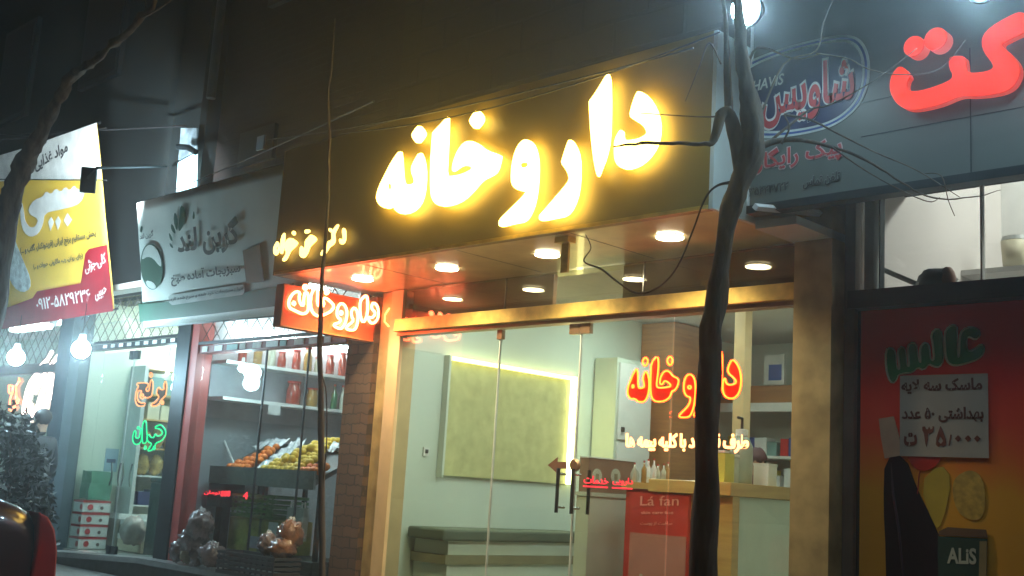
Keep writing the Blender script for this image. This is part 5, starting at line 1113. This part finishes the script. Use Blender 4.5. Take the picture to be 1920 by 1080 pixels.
tree('young_tree', 'thin dark stem of a young street tree rising past the red blade sign', [
 (4.75, [(604, 1078, 13), (603, 900, 12), (602, 780, 11), (600, 640, 10), (604, 520, 7), (614, 400, 5), (617, 280, 4.5), (616, 180, 4), (622, 120, 3.5), (628, 35, 2)]),
 (4.75, [(602, 700, 4), (612, 740, 3.5), (612, 840, 3.5), (607, 900, 3.5), (600, 1078, 4)])], m_=G['twig'])
tree('old_street_tree', 'dark slanting tree limb rising at the far left past the yellow banner', [
 (4.0, [(-120, 1060, 60), (-70, 800, 52), (-16, 590, 46), (6, 440, 44), (30, 345, 36), (62, 275, 28), (100, 205, 22), (140, 140, 18), (185, 105, 14), (235, 65, 12), (275, 22, 10), (300, -25, 8)]),
 (4.0, [(262, 35, 7), (300, 15, 5), (340, -15, 4)]), (4.0, [(275, 20, 6), (272, 0, 4), (270, -20, 3)])])
# dark shrub at lower left
sb_ = thing('leafy_shrub', (-11.6, 4.75, .2), 'dark leafy shrub at the lower left in front of the person', 'shrub')
rnd = random.Random(21); cs = [(20, 800, .22), (50, 850, .22), (10, 880, .3), (60, 920, .2), (30, 940, .3), (-20, 820, .3), (70, 960, .15), (40, 810, .16), (60, 880, .2), (-10, 960, .35), (30, 1000, .35)]
mb = MB(); st_m = MB()
g = onY(25, 1000, 4.8); g.z = .2
for px, py, r in cs:
    c = onY(px, py, 4.8 + rnd.uniform(-.15, .15)); st_m.tube([g, g.lerp(c, .6) + Vector((.03, 0, -.05)), c], [.025, .015, .006], 6)
    for k in range(230):
        d = Vector((rnd.gauss(0, 1), rnd.gauss(0, 1), rnd.gauss(0, 1))).normalized() * r * rnd.random() ** .45 * (1 + .25 * rnd.random())
        p = c + d; a = Vector((rnd.gauss(0, 1), rnd.gauss(0, 1), rnd.gauss(0, 1))).normalized(); b = a.cross(Vector((rnd.gauss(0, 1), rnd.gauss(0, 1), rnd.gauss(0, 1)))).normalized(); l = rnd.uniform(.03, .055)
        mb.add([p - a * l, p - b * l * .45, p + a * l, p + b * l * .45], [(0, 1, 2, 3)])
build('foliage', mb, G['leaf'], sb_); build('stems', st_m, G['bark'], sb_)

# ================================================================== CAR
car = thing('parked_car', (-7.9, 1.95, 0), 'dark red saloon car parked at the kerb at lower left', 'car')
def sec(x, hw, zb, zt, n=28, e=3.6, off=0):
    out = []
    for k in range(n):
        a = 2 * math.pi * k / n; c, s = math.cos(a), math.sin(a); zc, hz = (zb + zt) / 2, (zt - zb) / 2
        out.append(Vector((x, 1.93 + (hw + off) * math.copysign(abs(c) ** (2 / e), c), zc + (hz + off) * math.copysign(abs(s) ** (2 / e), s))))
    return out
def loft(mb, secs):
    n = len(secs[0]); vs = [p for s in secs for p in s]; fs = [(i * n + k, i * n + (k + 1) % n, (i + 1) * n + (k + 1) % n, (i + 1) * n + k) for i in range(len(secs) - 1) for k in range(n)]
    fs += [tuple(range(n)), tuple(range((len(secs) - 1) * n, len(secs) * n))]; return mb.add(vs, fs)
prof = [(-5.99, .70, .42, 1.06), (-6.02, .78, .35, 1.14), (-6.10, .82, .30, 1.18), (-6.35, .835, .26, 1.2), (-6.9, .84, .22, 1.2), (-7.6, .845, .2, 1.0), (-8.6, .845, .2, .98), (-9.4, .83, .22, .95), (-9.9, .78, .26, .85), (-10.1, .68, .32, .7)]
mb = MB(); loft(mb, [sec(*p_) for p_ in prof]); build('body', mb, G['car_red'], car, smooth=True)
mb = MB(); loft(mb, [sec(x, hw, .9, zt, e=4) for x, hw, zt in ((-6.75, .55, 1.1), (-7.2, .66, 1.40), (-7.8, .68, 1.46), (-8.5, .67, 1.43), (-9.1, .6, 1.0))]); build('cabin', mb, G['black'], car, smooth=True)
for sgn in (1, -1):
    pts = [(.70, 1.10), (.755, 1.075), (.80, 1.01), (.828, .90), (.838, .74), (.70, .74), (.71, .9)]
    mb = MB(); mb.prism([(-6.24, 1.93 + sgn * a, z) for a, z in pts], (.265, 0, 0)); build('tail_light', mb, G['tail'], car, bevel=.012)
build('bumper', MB().box(-5.99, -5.9, 1.2, 2.66, .4, .58), G['car_red'], car, bevel=.03)
build('number_plate', MB().box(-5.972, -5.962, 1.68, 2.18, .76, .87), G['white'], car)
for x in (-6.75, -9.35):
    for y in (1.14, 2.72):
        wv = MB().lathe((x, y - .09 if y > 2 else y - .09, .3), [(.22, 0), (.3, .02), (.31, .09), (.3, .16), (.22, .18)], 28, axis=(0, 1, 0)); wh = build('wheel', wv, G['rubber'], car, smooth=False)
        build('rim', MB().lathe((x, y + .092 if y > 2 else y - .105, .3), [(.19, 0), (.17, .012)], 20, axis=(0, 1, 0)), G['steel'], wh)

# ================================================================== ADDED LAMP BLOOM
hz = MB().box(-30, 6, -3, 14, -1, 14); hm = bpy.data.materials.new('bloom_haze'); hm.use_nodes = True; t = hm.node_tree; t.nodes.clear()  # thin scattering volume added to give the lamps a lens-like bloom
ho = t.nodes.new('ShaderNodeOutputMaterial'); hv = t.nodes.new('ShaderNodeVolumePrincipled'); hv.inputs['Density'].default_value = .0095; hv.inputs['Color'].default_value = (.9, .93, .95, 1); hv.inputs['Anisotropy'].default_value = .82
t.links.new(hv.outputs[0], ho.inputs['Volume']); hb_ = build('glow_haze', hz, hm, kind='stuff')
for o in bpy.data.objects:
    if '_o' in o: del o['_o']
print('objects', len(bpy.data.objects))
